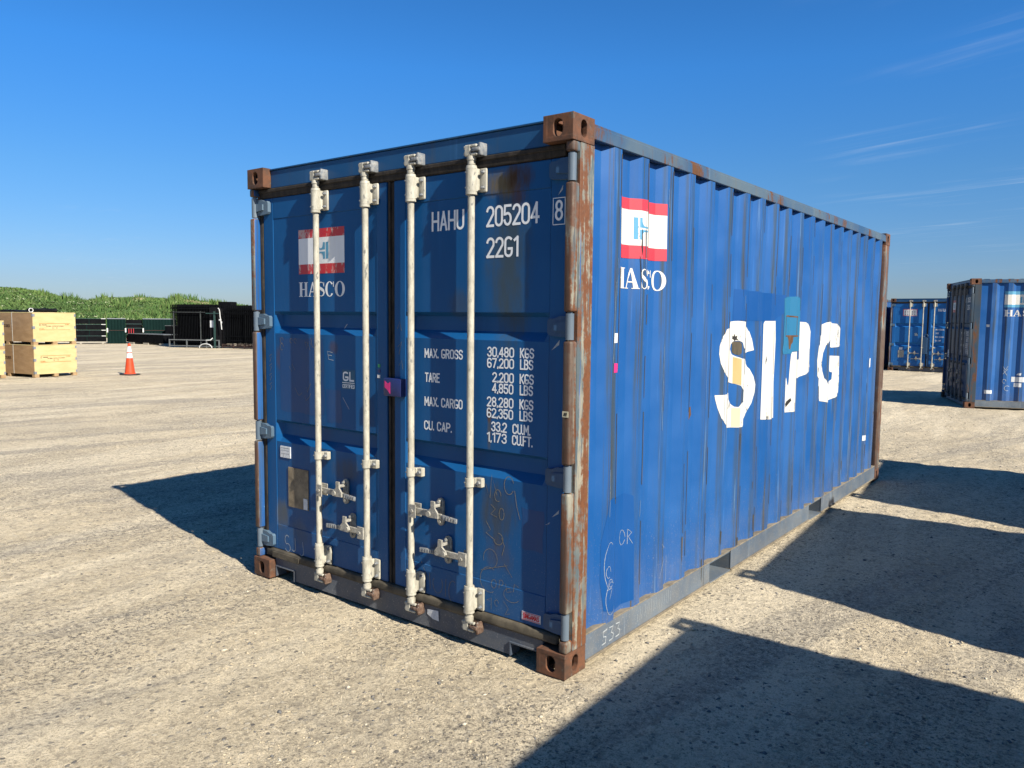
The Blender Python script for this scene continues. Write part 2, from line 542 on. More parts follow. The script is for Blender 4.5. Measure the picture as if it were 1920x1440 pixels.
W5 = 0.42
h = W5 / 2
GL = {
    'A': (W5, [[(0, 0), (h, 1), (W5, 0)], [(0.085, 0.3), (W5 - 0.085, 0.3)]]),
    'B': (W5, [[(0, 0), (0, 1), (h, 1)] + arc(h, 0.76, h - 0.03, 0.24, 90, -90) + [(0, 0.52)], [(h, 0.52)] + arc(h, 0.26, h, 0.26, 90, -90) + [(0, 0)]]),
    'C': (W5, [arc(h, 0.78, h, 0.22, 0, 180) + arc(h, 0.22, h, 0.22, 180, 360)]),
    'D': (W5, [[(0, 0), (0, 1), (h, 1)] + arc(h, 0.75, h, 0.25, 90, 0) + arc(h, 0.25, h, 0.25, 0, -90) + [(0, 0)]]),
    'E': (W5 * 0.85, [[(W5 * 0.85, 1), (0, 1), (0, 0), (W5 * 0.85, 0)], [(0, 0.52), (W5 * 0.7, 0.52)]]),
    'F': (W5 * 0.85, [[(W5 * 0.85, 1), (0, 1), (0, 0)], [(0, 0.52), (W5 * 0.7, 0.52)]]),
    'G': (W5, [arc(h, 0.78, h, 0.22, 40, 180) + arc(h, 0.22, h, 0.22, 180, 360) + [(W5, 0.40), (h, 0.40)]]),
    'H': (W5, [[(0, 0), (0, 1)], [(W5, 0), (W5, 1)], [(0, 0.5), (W5, 0.5)]]),
    'I': (0.0, [[(0, 0), (0, 1)]]),
    'K': (W5, [[(0, 0), (0, 1)], [(W5, 1), (0.02, 0.42)], [(0.1, 0.55), (W5, 0)]]),
    'L': (W5 * 0.8, [[(0, 1), (0, 0), (W5 * 0.8, 0)]]),
    'M': (W5 * 1.15, [[(0, 0), (0, 1), (W5 * 0.575, 0.35), (W5 * 1.15, 1), (W5 * 1.15, 0)]]),
    'N': (W5, [[(0, 0), (0, 1), (W5, 0), (W5, 1)]]),
    'O': (W5, [arc(h, 0.78, h, 0.22, 0, 180) + arc(h, 0.22, h, 0.22, 180, 360) + [(W5, 0.78)]]),
    'P': (W5, [[(0, 0), (0, 1), (h, 1)] + arc(h, 0.74, h, 0.26, 90, -90) + [(0, 0.48)]]),
    'R': (W5, [[(0, 0), (0, 1), (h, 1)] + arc(h, 0.75, h, 0.25, 90, -90) + [(0, 0.5)], [(h, 0.5), (W5, 0)]]),
    'S': (W5, [arc(h, 0.76, h, 0.24, 15, 180) + arc(h, 0.76, h, 0.25, 180, 270, 5) + arc(h, 0.24, h, 0.27, 90, 0, 5) + arc(h, 0.24, h, 0.24, 0, -165)]),
    'T': (W5 * 0.95, [[(0, 1), (W5 * 0.95, 1)], [(W5 * 0.475, 1), (W5 * 0.475, 0)]]),
    'U': (W5, [[(0, 1)] + arc(h, 0.22, h, 0.22, 180, 360) + [(W5, 1)]]),
    'V': (W5, [[(0, 1), (h, 0), (W5, 1)]]),
    'X': (W5, [[(0, 0), (W5, 1)], [(0, 1), (W5, 0)]]),
    '1': (W5 * 0.45, [[(0, 0.85), (W5 * 0.45, 1), (W5 * 0.45, 0)]]),
    '2': (W5, [arc(h, 0.76, h, 0.24, 170, 0) + [(W5 * 0.97, 0.62), (0, 0), (W5, 0)]]),
    '3': (W5, [arc(h, 0.76, h * 0.95, 0.24, 165, -90), arc(h, 0.26, h, 0.26, 90, -165)]),
    '4': (W5, [[(W5 * 0.75, 0), (W5 * 0.75, 1), (0, 0.27), (W5 * 1.05, 0.27)]]),
    '5': (W5, [[(W5 * 0.95, 1), (0.03, 1), (0.0, 0.55)] + arc(h, 0.3, h, 0.3, 120, -165, 12)]),
    '6': (W5, [arc(h, 0.78, h, 0.22, 15, 180) + [(0, 0.27)], arc(h, 0.27, h, 0.27, 180, 540, 18)]),
    '7': (W5, [[(0, 1), (W5, 1), (W5 * 0.35, 0)]]),
    '8': (W5, [arc(h, 0.76, h * 0.9, 0.24, -90, 270, 18), arc(h, 0.26, h, 0.26, 90, 450, 18)]),
    '0': (W5, [arc(h, 0.78, h, 0.22, 0, 180) + arc(h, 0.22, h, 0.22, 180, 360) + [(W5, 0.78)]]),
    '.': (0.02, [[(0, 0.0), (0.0, 0.06)]]),
    ',': (0.03, [[(0.03, 0.06), (0.0, -0.08)]]),
    '-': (W5 * 0.6, [[(0, 0.5), (W5 * 0.6, 0.5)]]),
    ' ': (0.16, []),
}


def split_sharp(pts, lim=50):
    out, cur = [], [pts[0]]
    for i in range(1, len(pts)):
        cur.append(pts[i])
        if i < len(pts) - 1:
            a = Vector(pts[i]) - Vector(pts[i - 1])
            b = Vector(pts[i + 1]) - Vector(pts[i])
            if a.length > 1e-6 and b.length > 1e-6 and abs(math.degrees(a.angle(b))) > lim:
                out.append(cur)
                cur = [pts[i]]
    out.append(cur)
    return out


def ribbon(mb, pts, w, fn, lift, ext=True):
    """flat ribbon of width w (number or list) along 2D pts, fn(u, v, lift) -> 3D"""
    P = [Vector(p) for p in pts]
    Q = [P[0]]
    ws = [w[0] if isinstance(w, list) else w]
    for i in range(1, len(P)):
        if (P[i] - Q[-1]).length > 1e-6:
            Q.append(P[i])
            ws.append(w[i] if isinstance(w, list) else w)
    if len(Q) < 2:
        return
    closed = (Q[0] - Q[-1]).length < 1e-4 and len(Q) > 4
    if ext and not closed:
        e = ws[0] * 0.42
        Q[0] = Q[0] - (Q[1] - Q[0]).normalized() * e
        Q[-1] = Q[-1] + (Q[-1] - Q[-2]).normalized() * e
    L, Rr = [], []
    n = len(Q)
    for i in range(n):
        if closed and i in (0, n - 1):
            a, b = Q[n - 2], Q[1]
        else:
            a, b = Q[max(0, i - 1)], Q[min(n - 1, i + 1)]
        d = (b - a)
        d = d.normalized() if d.length > 1e-9 else Vector((1, 0))
        nn = Vector((-d.y, d.x)) * ws[i] * 0.5
        L.append(Q[i] + nn)
        Rr.append(Q[i] - nn)
    vs = [fn(p.x, p.y, lift) for p in L] + [fn(p.x, p.y, lift) for p in Rr]
    mb.faces(vs, [(i, n + i, n + i + 1, i + 1) for i in range(n - 1)])


def text(mb, s, x0, x1, z, hh, w, fn, lift=0.0):
    adv = []
    x = 0.0
    gap = 0.17
    for ch in s:
        gw = GL[ch][0]
        adv.append(x)
        x += gw + gap
    tot = x - gap
    k = (x1 - x0 - w) / max(tot, 1e-6)
    for ch, a in zip(s, adv):
        li = 0
        for st in GL[ch][1]:
            for part in split_sharp(st):
                pp = [(x0 + w / 2 + (a + u) * k, z + w / 2 + v * (hh - w)) for u, v in part]
                ribbon(mb, pp, w, fn, lift + 0.00025 * li)
                li += 1


def serif_word(mb, x0, x1, z, hh, fn, letters='HASCO', lift=0.0):
    """HASCO in a bold serif face; positions are fractions of the word"""
    Wd = x1 - x0
    def P(u, v):
        return (x0 + u * Wd, z + v * hh)
    def quad(a, b, c, d, l=0):
        mb.faces([fn(*P(*q), lift + 0.0002 * l) for q in (a, b, c, d)], [(0, 1, 2, 3)])
    def rect(u0, u1, v0, v1, l=0):
        quad((u0, v0), (u1, v0), (u1, v1), (u0, v1), l)
    for ch, u0, u1 in (('H', 0.0, 0.205), ('A', 0.215, 0.40), ('S', 0.425, 0.565), ('C', 0.585, 0.77), ('O', 0.79, 1.0)):
        if ch not in letters:
            continue
        w = u1 - u0
        cx = (u0 + u1) / 2
        if ch == 'H':
            for a in (u0 + 0.02, u1 - 0.072):
                rect(a, a + 0.052, 0.04, 0.96)
                rect(a - 0.02, a + 0.072, 0, 0.04)
                rect(a - 0.02, a + 0.072, 0.96, 1.0)
            rect(u0 + 0.072, u1 - 0.072, 0.47, 0.54)
        if ch == 'A':
            quad((u0 + 0.012, 0.04), (u0 + 0.03, 0.04), (cx + 0.005, 0.92), (cx - 0.008, 1.0))
            quad((u1 - 0.065, 0.04), (u1 - 0.006, 0.04), (cx + 0.012, 1.0), (cx - 0.008, 1.0), 1)
            rect(u0 - 0.005, u0 + 0.06, 0, 0.04, 2)
            rect(u1 - 0.085, u1 + 0.008, 0, 0.04, 2)
            rect(u0 + 0.05, u1 - 0.06, 0.3, 0.36, 3)
        if ch == 'S':
            pts = [(0.9, 0.74)] + [(0.5 + 0.42 * math.cos(R(a)), 0.76 + 0.22 * math.sin(R(a))) for a in (40, 70, 100, 140, 180, 215)] + \
                  [(0.5, 0.52)] + [(0.5 + 0.44 * math.cos(R(a)), 0.26 + 0.235 * math.sin(R(a))) for a in (35, 0, -40, -80, -110, -140)] + [(0.06, 0.28)]
            ws = [0.10, 0.06, 0.06, 0.09, 0.16, 0.22, 0.27, 0.33, 0.28, 0.24, 0.16, 0.08, 0.07, 0.09, 0.12]
            pts = pts[:len(ws)]
            pp = [P(u0 + u * w, v) for u, v in pts]
            ribbon(mb, pp, [q * w * Wd for q in ws[:len(pp)]], fn, lift, ext=False)
            rect(u1 - 0.014, u1 - 0.004, 0.66, 0.97, 1)
            rect(u0 + 0.002, u0 + 0.012, 0.03, 0.34, 1)
        if ch in 'CO':
            a0, a1 = (40, 322) if ch == 'C' else (0, 360)
            n = 28
            vo, vi = [], []
            for i in range(n + 1):
                t = R(a0 + (a1 - a0) * i / n)
                vo.append(P(cx + w * 0.5 * math.cos(t), 0.5 + 0.52 * math.sin(t)))
                vi.append(P(cx + w * 0.25 * math.cos(t), 0.5 + 0.47 * math.sin(t)))
            vs = [fn(*q, lift) for q in vo] + [fn(*q, lift) for q in vi]
            mb.faces(vs, [(i, i + 1, n + 2 + i, n + 1 + i) for i in range(n)])
            if ch == 'C':
                rect(u1 - 0.016, u1 - 0.002, 0.64, 1.0, 1)


def emblem(mb, cx, cz, wid, hh, fn, lift, left_only=False):
    """the double-barred sign in the middle of the flag"""
    k = wid / 0.137
    def rect(a, b, c, d, l=0):
        mb.faces([fn(cx + u * k, cz + v, lift + 0.0002 * l) for u, v in ((a, c), (b, c), (b, d), (a, d))], [(0, 1, 2, 3)])
    for s in ((-1,) if left_only else (-1, 1)):
        a, b = sorted((s * 0.0685, s * 0.046))
        rect(a, b, -hh / 2, hh / 2)
        for t in (-1, 1):
            a, b = sorted((s * 0.038, s * 0.020))
            z0, z1 = sorted((t * 0.006, t * hh / 2))
            rect(a, b, z0, z1)
            # curved shoulder into the cross bar
            q = [(s * 0.020, t * 0.006), (0.0 if not left_only else 0.028, t * 0.006), (0.0 if not left_only else 0.028, t * 0.013), (s * 0.010, t * 0.016), (s * 0.016, t * 0.024), (s * 0.020, t * 0.036)]
            mb.faces([fn(cx + u * k, cz + v, lift + 0.0002) for u, v in q], [tuple(range(6))])


# ------------------------------------------------------------------ the container
CW, CL, CH = 2.438, 6.058, 2.591
DY = 0.060           # face of the doors
BARS = (-1.794, -1.371, -1.018, -0.602)
PITCH, C0, DEP = 0.278, 0.372, 0.036


def profile_points():
    """(y, depth) break points of the corrugated side"""
    pts = [(0.186, -DEP), (C0 - 0.068, -DEP)]
    for k in range(20):
        a = C0 + PITCH * k
        pts += [(a, 0.0), (a + 0.070, 0.0), (a + 0.138, -DEP)]
        if k < 19:
            pts.append((a + 0.210, -DEP))
    pts.append((CL - 0.186, -DEP))
    return pts


PROF = profile_points()
PY = np.array([p[0] for p in PROF])
PD = np.array([p[1] for p in PROF])


def wall_x(y):
    return float(np.interp(y, PY, PD)) - 0.004


def dent(y, z):
    return 0.0022 * math.sin(2.1 * y + 3.3 * z) + 0.0016 * math.sin(5.3 * y - 2.2 * z + 1) + 0.0012 * math.sin(7.1 * z + 1.7 * y)


ZW0, ZW1 = 0.160, 2.512
NZW = 24


def wall_dent(y, z):
    """dent sampled the way the wall mesh samples it"""
    t = (z - ZW0) / (ZW1 - ZW0) * NZW
    i = max(0, min(NZW - 1, int(math.floor(t))))
    f = t - i
    z0 = ZW0 + (ZW1 - ZW0) * i / NZW
    z1 = ZW0 + (ZW1 - ZW0) * (i + 1) / NZW
    return dent(y, z0) * (1 - f) + dent(y, z1) * f


def side_wall_mesh(mirror=False):
    mb = MB([MAT['side']])
    vs = []
    ny = len(PROF)
    for j in range(NZW + 1):
        z = ZW0 + (ZW1 - ZW0) * j / NZW
        for (y, d) in PROF:
            x = d - 0.004 + dent(y, z)
            vs.append((-CW - x, y, z) if mirror else (x, y, z))
    fs = []
    for j in range(NZW):
        for i in range(ny - 1):
            a = j * ny + i
            q = (a, a + 1, a + ny + 1, a + ny)
            fs.append(q[::-1] if mirror else q)
    mb.faces(vs, fs)
    return mb.mesh('side_wall', 20, recalc=False)


def wall_sheet(polys, mats):
    """flat print on the corrugated side: polys = [(material index, lift, [(y, z)...])]"""
    bm = bmesh.new()
    for mi, lift, poly in polys:
        b2 = bmesh.new()
        f = b2.faces.new([b2.verts.new((0, y, z)) for y, z in poly])
        f.normal_update()
        bmesh.ops.triangulate(b2, faces=[f])
        ys = [p[0] for p in poly]
        zs = [p[1] for p in poly]
        for (y, _) in PROF:
            if min(ys) < y < max(ys):
                bmesh.ops.bisect_plane(b2, geom=b2.verts[:] + b2.edges[:] + b2.faces[:], plane_co=(0, y, 0), plane_no=(0, 1, 0))
        for j in range(NZW + 1):
            z = ZW0 + (ZW1 - ZW0) * j / NZW
            if min(zs) < z < max(zs):
                bmesh.ops.bisect_plane(b2, geom=b2.verts[:] + b2.edges[:] + b2.faces[:], plane_co=(0, 0, z), plane_no=(0, 0, 1))
        vm = {}
        for v in b2.verts:
            y, z = v.co.y, v.co.z
            vm[v] = bm.verts.new((wall_x(y) + wall_dent_lin(y, z) + 0.0014 + lift, y, z))
        for f in b2.faces:
            try:
                nf = bm.faces.new([vm[v] for v in f.verts])
                nf.material_index = mi
            except ValueError:
                pass
        b2.free()
    bm.normal_update()
    for f in bm.faces:
        if f.normal.x < 0:
            f.normal_flip()
    me = bpy.data.meshes.new('lettering')
    bm.to_mesh(me)
    bm.free()
    for m in mats:
        me.materials.append(m)
    return me


def wall_dent_lin(y, z):
    i = int(np.searchsorted(PY, y)) - 1
    i = max(0, min(len(PY) - 2, i))
    f = (y - PY[i]) / (PY[i + 1] - PY[i])
    return wall_dent(PY[i], z) * (1 - f) + wall_dent(PY[i + 1], z) * f


def side_fn(y, z, lift):
    return (wall_x(y) + wall_dent_lin(y, z) + 0.0016 + lift, y, z)


def strokes_on_side(mb, strokes, w):
    for st in strokes:
        P = [st[0]]
        for a, b in zip(st, st[1:]):
            n = max(1, int(math.hypot(b[0] - a[0], b[1] - a[1]) / 0.015))
            P += [(a[0] + (b[0] - a[0]) * i / n, a[1] + (b[1] - a[1]) * i / n) for i in range(1, n + 1)]
        ribbon(mb, P, w, side_fn, 0.001, ext=False)


def door_fn(x, z, lift):
    frame = x > -0.156 or -1.33 < x < -1.10 or x < -2.264 or z > 2.283 or z < 0.351
    return (x, DY + (-0.0010 if frame else 0.0020) - lift, z)


def curl(x, z, rx, rz, a0=0, a1=300, n=12):
    return arc(x, z, rx, rz, a0, a1, n)


def stadium_at(ang, a, b, n=4):
    """radius of a stadium slot of half sizes a, b at an angle"""
    c, s = math.cos(ang), math.sin(ang)
    if a >= b:
        # long in u
        f = a - b
        lo, hi = 0, a + b
        for _ in range(30):
            r = (lo + hi) / 2
            u, v = abs(r * c), abs(r * s)
            inside = v <= b and (u <= f or (u - f) ** 2 + v * v <= b * b)
            lo, hi = (r, hi) if inside else (lo, r)
        return lo
    return stadium_at(math.pi / 2 - ang, b, a)


def casting_mesh(sx, sy, sz):
    """hollow corner casting; outer corner at the origin corner, reaching inward"""
    mb = MB([MAT['cast']])
    A, B, C, T = 0.162, 0.178, 0.118, 0.027

    def rect_r(ang, hu, hv):
        c, s = abs(math.cos(ang)), abs(math.sin(ang))
        return min(hu / c if c > 1e-9 else 1e9, hv / s if s > 1e-9 else 1e9)

    def holed(o, u, v, n, hu, hv, a, b):
        """outer plate centred at o with in-plane axes u, v, inward normal n"""
        o, u, v, n = Vector(o), Vector(u), Vector(v), Vector(n)
        iu, iv = hu - T, hv - T
        angs = [2 * math.pi * i / 28 for i in range(28)]
        for hh_, vv_ in ((hu, hv), (iu, iv)):
            for su in (1, -1):
                for sv in (1, -1):
                    angs.append(math.atan2(sv * vv_, su * hh_) % (2 * math.pi))
        angs = sorted(set(round(x, 6) for x in angs))
        N = len(angs)
        r0, r1, r2, r3 = [], [], [], []
        for t in angs:
            d = u * math.cos(t) + v * math.sin(t)
            r0.append(o + d * rect_r(t, hu, hv))
            st = stadium_at(t, a, b)
            r1.append(o + d * st)
            r2.append(o + d * st + n * T)
            r3.append(o + d * rect_r(t, iu, iv) + n * T)
        vs = r0 + r1 + r2 + r3
        fs = []
        for k in range(3):
            for i in range(N):
                j = (i + 1) % N
                fs.append((k * N + i, k * N + j, (k + 1) * N + j, (k + 1) * N + i))
        mb.faces(vs, fs)
    # built with the outer corner at (0,0,0), going to -x, +y, -z (right / door end / top)
    holed((-A / 2, 0, -C / 2), (1, 0, 0), (0, 0, 1), (0, 1, 0), A / 2, C / 2, 0.026, 0.0395)      # end face
    holed((0, B / 2, -C / 2), (0, 1, 0), (0, 0, 1), (-1, 0, 0), B / 2, C / 2, 0.0255, 0.0395)      # side face
    holed((-A / 2, B / 2, 0), (1, 0, 0), (0, 1, 0), (0, 0, -1), A / 2, B / 2, 0.032, 0.062)        # top face
    # closed inner plates
    mb.box(-A, -A + 0.02, 0.0005, B - 0.0005, -C + 0.0005, -0.0005)
    mb.box(-A + 0.02, -0.0005, B - 0.02, B, -C + 0.0005, -0.0005)
    mb.box(-A + 0.02, -0.0005, 0.0005, B - 0.02, -C, -C + 0.02)
    bm = mb.bm
    bmesh.ops.scale(bm, vec=(sx, sy, sz), verts=bm.verts)
    return mb.mesh('corner_casting', 30)


HINGE_Z = (0.242, 0.945, 1.647, 2.358)


def post_mesh(front, left):
    mb = MB([MAT['post']])
    z0, z1 = 0.118, CH - 0.118
    if front:
        mb.box(-0.048, -0.001, 0.068, 0.186, z0, z1, 0.004)
        mb.box(-0.150, -0.049, 0.125, 0.180, z0, z1)
        zs = [z0]
        for hz in HINGE_Z:
            zs += [hz - 0.066, hz + 0.066]
        zs.append(z1)
        for a, b in zip(zs[::2], zs[1::2]):
            mb.box(-0.046, -0.0015, 0.010, 0.0675, a, b, 0.011, seg=3)
    else:
        mb.box(-0.060, -0.001, -0.186, -0.006, z0, z1, 0.006, seg=2)
        mb.box(-0.140, -0.061, -0.070, -0.008, z0, z1, 0.006)
    if left:
        bmesh.ops.scale(mb.bm, vec=(-1, 1, 1), verts=mb.bm.verts)
    mb.mats.append(MAT['side'])
    bmesh.ops.recalc_face_normals(mb.bm, faces=mb.bm.faces)
    mb.bm.normal_update()
    for f in mb.bm.faces:
        if f.normal.x * (1 if left else -1) > 0.75:
            f.material_index = 1
    return mb.mesh('corner_post', 30)


def door_mesh(x0, x1, sl, sr):
    """door leaf from x0 to x1 with stiles sl, sr wide and two troughs across the panel"""
    mb = MB([MAT['door']])
    zb, zt = 0.186, 2.412
    mb.box(x0, x0 + sl, DY, DY + 0.045, zb, zt, 0.003)
    mb.box(x1 - sr, x1, DY, DY + 0.045, zb, zt, 0.003)
    a, b = x0 + sl, x1 - sr
    mb.box(a + 0.001, b - 0.001, DY + 0.0005, DY + 0.045, zb, 0.350, 0.003)
    mb.box(a + 0.001, b - 0.001, DY + 0.0005, DY + 0.045, 2.283, zt, 0.003)
    F, D = DY + 0.003, DY + 0.040
    rows = [(0.351, F), (0.62, F), (0.888, F), (0.932, D), (1.006, D), (1.026, F), (1.30, F), (1.573, F), (1.617, D), (1.690, D), (1.711, F), (2.0, F), (2.282, F)]
    cols = [a + 0.001, a + 0.036] + [a + 0.036 + (b - a - 0.07) * i / 6 for i in range(1, 6)] + [b - 0.030, b - 0.001]
    vs = []
    for z, y in rows:
        for i, x in enumerate(cols):
            yy = F if i in (0, len(cols) - 1) else y
            vs.append((x, yy, z))
    n = len(cols)
    mb.faces(vs, [(j * n + i, j * n + i + 1, (j + 1) * n + i + 1, (j + 1) * n + i) for j in range(len(rows) - 1) for i in range(n - 1)])
    bm = mb.bm
    me = mb.mesh('door', 20)
    return me


def notch_prism(mb, y0, y1, ztop, zbot, notches, nz):
    """a beam across the container with fork notches cut from below"""
    poly = [(-CW + 0.163, zbot)]
    for a, b in notches:
        poly += [(a, zbot), (a, nz), (b, nz), (b, zbot)]
    poly += [(-0.163, zbot), (-0.163, ztop), (-CW + 0.163, ztop)]
    mb.prism(poly, lambda u, v, w: (u, w, v), y0, y1)


def bracket_mesh():
    mb = MB([MAT['bar'], MAT['cam']])
    mb.cyl((0, 0, -0.055), (0, 0, 0.055), 0.0275, 18)
    mb.cyl((0, 0, 0.055), (0, 0, 0.070), 0.0285, 18, 0.0255)
    mb.cyl((0, 0, -0.070), (0, 0, -0.056), 0.0285, 18)
    mb.box(0.010, 0.030, 0.004, 0.034, -0.056, 0.056, 0.003)
    mb.box(0.026, 0.072, 0.026, 0.041, -0.058, 0.058, 0.007, seg=2)
    mb.box(-0.050, -0.010, 0.028, 0.041, -0.052, 0.052, 0.004)
    mb.mi = 1
    for z in (-0.037, 0.037):
        mb.cyl((0.056, 0.026, z), (0.056, 0.012, z), 0.009, 6)
        mb.cyl((0.056, 0.012, z), (0.056, 0.006, z), 0.005, 8)
        mb.cyl((-0.015, -0.022, z), (-0.015, -0.0275, z), 0.004, 8)
    return mb.mesh('bearing_bracket', 35)


def clamp_mesh():
    mb = MB([MAT['bar'], MAT['cam']])
    mb.cyl((0, 0, -0.022), (0, 0, 0.022), 0.025, 18)
    mb.box(0.012, 0.032, 0.006, 0.036, -0.022, 0.022, 0.003)
    mb.box(0.026, 0.066, 0.014, 0.041, -0.024, 0.024, 0.004)
    mb.mi = 1
    mb.cyl((0.050, 0.014, 0), (0.050, 0.000, 0), 0.010, 6)
    mb.cyl((-0.014, -0.021, 0), (-0.014, -0.0255, 0), 0.004, 8)
    return mb.mesh('guide_clamp', 35)


def cam_mesh(top):
    """cam and its keeper at the end of a bar; origin on the bar axis at the end of the tube"""
    mb = MB([MAT['bar'], MAT['cam' if top else 'cam_rust']])
    s = 1 if top else -1
    mb.cyl((0, 0, -0.012 * s), (0, 0, 0.008 * s), 0.023, 16)
    # forked cam
    mb.box(-0.034, 0.004, -0.016, 0.022, *sorted((0.008 * s, 0.062 * s)), 0.004)
    mb.box(0.004, 0.046, -0.016, 0.000, *sorted((0.008 * s, 0.022 * s)), 0.004)
    mb.box(0.004, 0.042, -0.016, 0.000, *sorted((0.048 * s, 0.062 * s)), 0.004)
    mb.box(-0.048, -0.034, -0.006, 0.014, *sorted((0.016 * s, 0.032 * s)), 0.003)
    mb.box(-0.048, -0.034, -0.006, 0.014, *sorted((0.044 * s, 0.060 * s)), 0.003)
    mb.mi = 1
    mb.box(0.012, 0.064, -0.020, 0.041, *sorted((0.026 * s, 0.046 * s)), 0.006, seg=2)
    mb.box(0.050, 0.068, -0.014, 0.041, *sorted((0.006 * s, 0.068 * s)), 0.007, seg=2)
    mb.box(-0.030, 0.050, 0.026, 0.041, *sorted((0.004 * s, 0.070 * s)), 0.004)
    return mb.mesh('cam_lock', 35)


def handle_mesh(s):
    """swing handle: hub on the bar at x=0, arm towards +x (s=1) or -x (s=-1)"""
    mb = MB([MAT['galv'], MAT['cam']])
    def bx(a, b, y0, y1, z0, z1, bev=0.002, M=None):
        x0, x1 = sorted((a * s, b * s))
        mb.box(x0, x1, y0, y1, z0, z1, bev, M)
    bx(0.004, 0.056, -0.026, -0.020, -0.036, 0.036, 0.002)
    bx(0.004, 0.056, 0.018, 0.024, -0.036, 0.036, 0.002)
    bx(0.004, 0.012, -0.020, 0.018, -0.034, 0.034)
    mb.cyl((0.034 * s, -0.034, 0), (0.034 * s, 0.028, 0), 0.0095, 6)
    bx(0.020, 0.185, -0.008, 0.002, -0.017, 0.017, 0.003)
    bx(0.172, 0.235, -0.016, -0.006, -0.015, 0.013, 0.003)
    mb.mi = 1
    M = Matrix.Translation((0.235 * s, -0.012, -0.002)) @ Matrix.Rotation(R(4.0) * s, 4, 'Y')
    x0, x1 = sorted((0.0, 0.105 * s))
    mb.box(x0, x1, -0.006, 0.006, -0.013, 0.013, 0.004, M, seg=2)
    for k in range(5):
        xx = s * (0.018 + 0.019 * k)
        mb.box(xx - 0.004, xx + 0.004, -0.0085, -0.005, -0.009, 0.009, 0, M)
    return mb.mesh('door_handle', 35)


def keeper_mesh(s):
    """hasp that holds the handle, bolted to the door; origin at its middle on the door face"""
    mb = MB([MAT['galv'], MAT['cam']])
    pl = [(0.022 * math.cos(R(a)), 0.052 + 0.022 * math.sin(R(a))) for a in range(0, 181, 20)] + \
         [(0.022 * math.cos(R(a)), -0.052 + 0.022 * math.sin(R(a))) for a in range(180, 361, 20)]
    mb.prism(pl, lambda u, v, w: (u, w, v), -0.012, -0.0005)
    mb.cyl((0, -0.012, 0.054), (0, -0.030, 0.054), 0.011, 10)
    mb.cyl((0, -0.012, -0.054), (0, -0.020, -0.054), 0.008, 6)
    # hinged hasp arm down over the handle
    hp = [(-0.013, 0.066), (0.013, 0.066), (0.015, 0.030), (0.036, 0.006), (0.036, -0.020), (-0.030, -0.022), (-0.044, -0.006), (-0.036, 0.012), (-0.012, 0.030)]
    mb.prism([(u * s, v) for u, v in hp], lambda u, v, w: (u, w, v), -0.074, -0.064)
    mb.box(-0.012, 0.012, -0.066, -0.012, 0.030, 0.046, 0.003)
    mb.cyl((-0.026 * s, -0.082, -0.004), (-0.026 * s, -0.064, -0.004), 0.015, 12)
    mb.mi = 1
    mb.cyl((0, -0.030, 0.054), (0, -0.036, 0.054), 0.006, 8)
    return mb.mesh('handle_keeper', 35)


def hinge_mesh(left, m):
    mb = MB([MAT[m], MAT['pin']])
    s = -1 if left else 1
    # local: pin axis at x=0,y=0; blade goes to -x on the right door
    pl = [(-0.010, 0.048), (-0.060, 0.048), (-0.092, 0.036), (-0.118, 0.036), (-0.128, 0.026), (-0.128, -0.030), (-0.118, -0.042), (-0.060, -0.048), (-0.010, -0.048)]
    mb.prism([(u * s, v) for u, v in pl], lambda u, v, w: (u, w, v), 0.004, 0.026)
    pl2 = [(-0.012, 0.026), (-0.085, 0.018), (-0.085, -0.018), (-0.012, -0.026)]
    mb.prism([(u * s, v) for u, v in pl2], lambda u, v, w: (u, w, v), -0.006, 0.0035)
    mb.mi = 1
    mb.cyl((0, 0, -0.060), (0, 0, 0.060), 0.0195, 16)
    mb.cyl((0, 0, 0.0605), (0, 0, 0.070), 0.012, 10)
    return mb.mesh('hinge', 35)


CACHE = {}


def cached(key, fn):
    if key not in CACHE:
        CACHE[key] = fn()
    return CACHE[key]


def mb_build(mats, fn, name, smooth=35):
    mb = MB(mats)
    fn(mb)
    return mb.mesh(name, smooth)


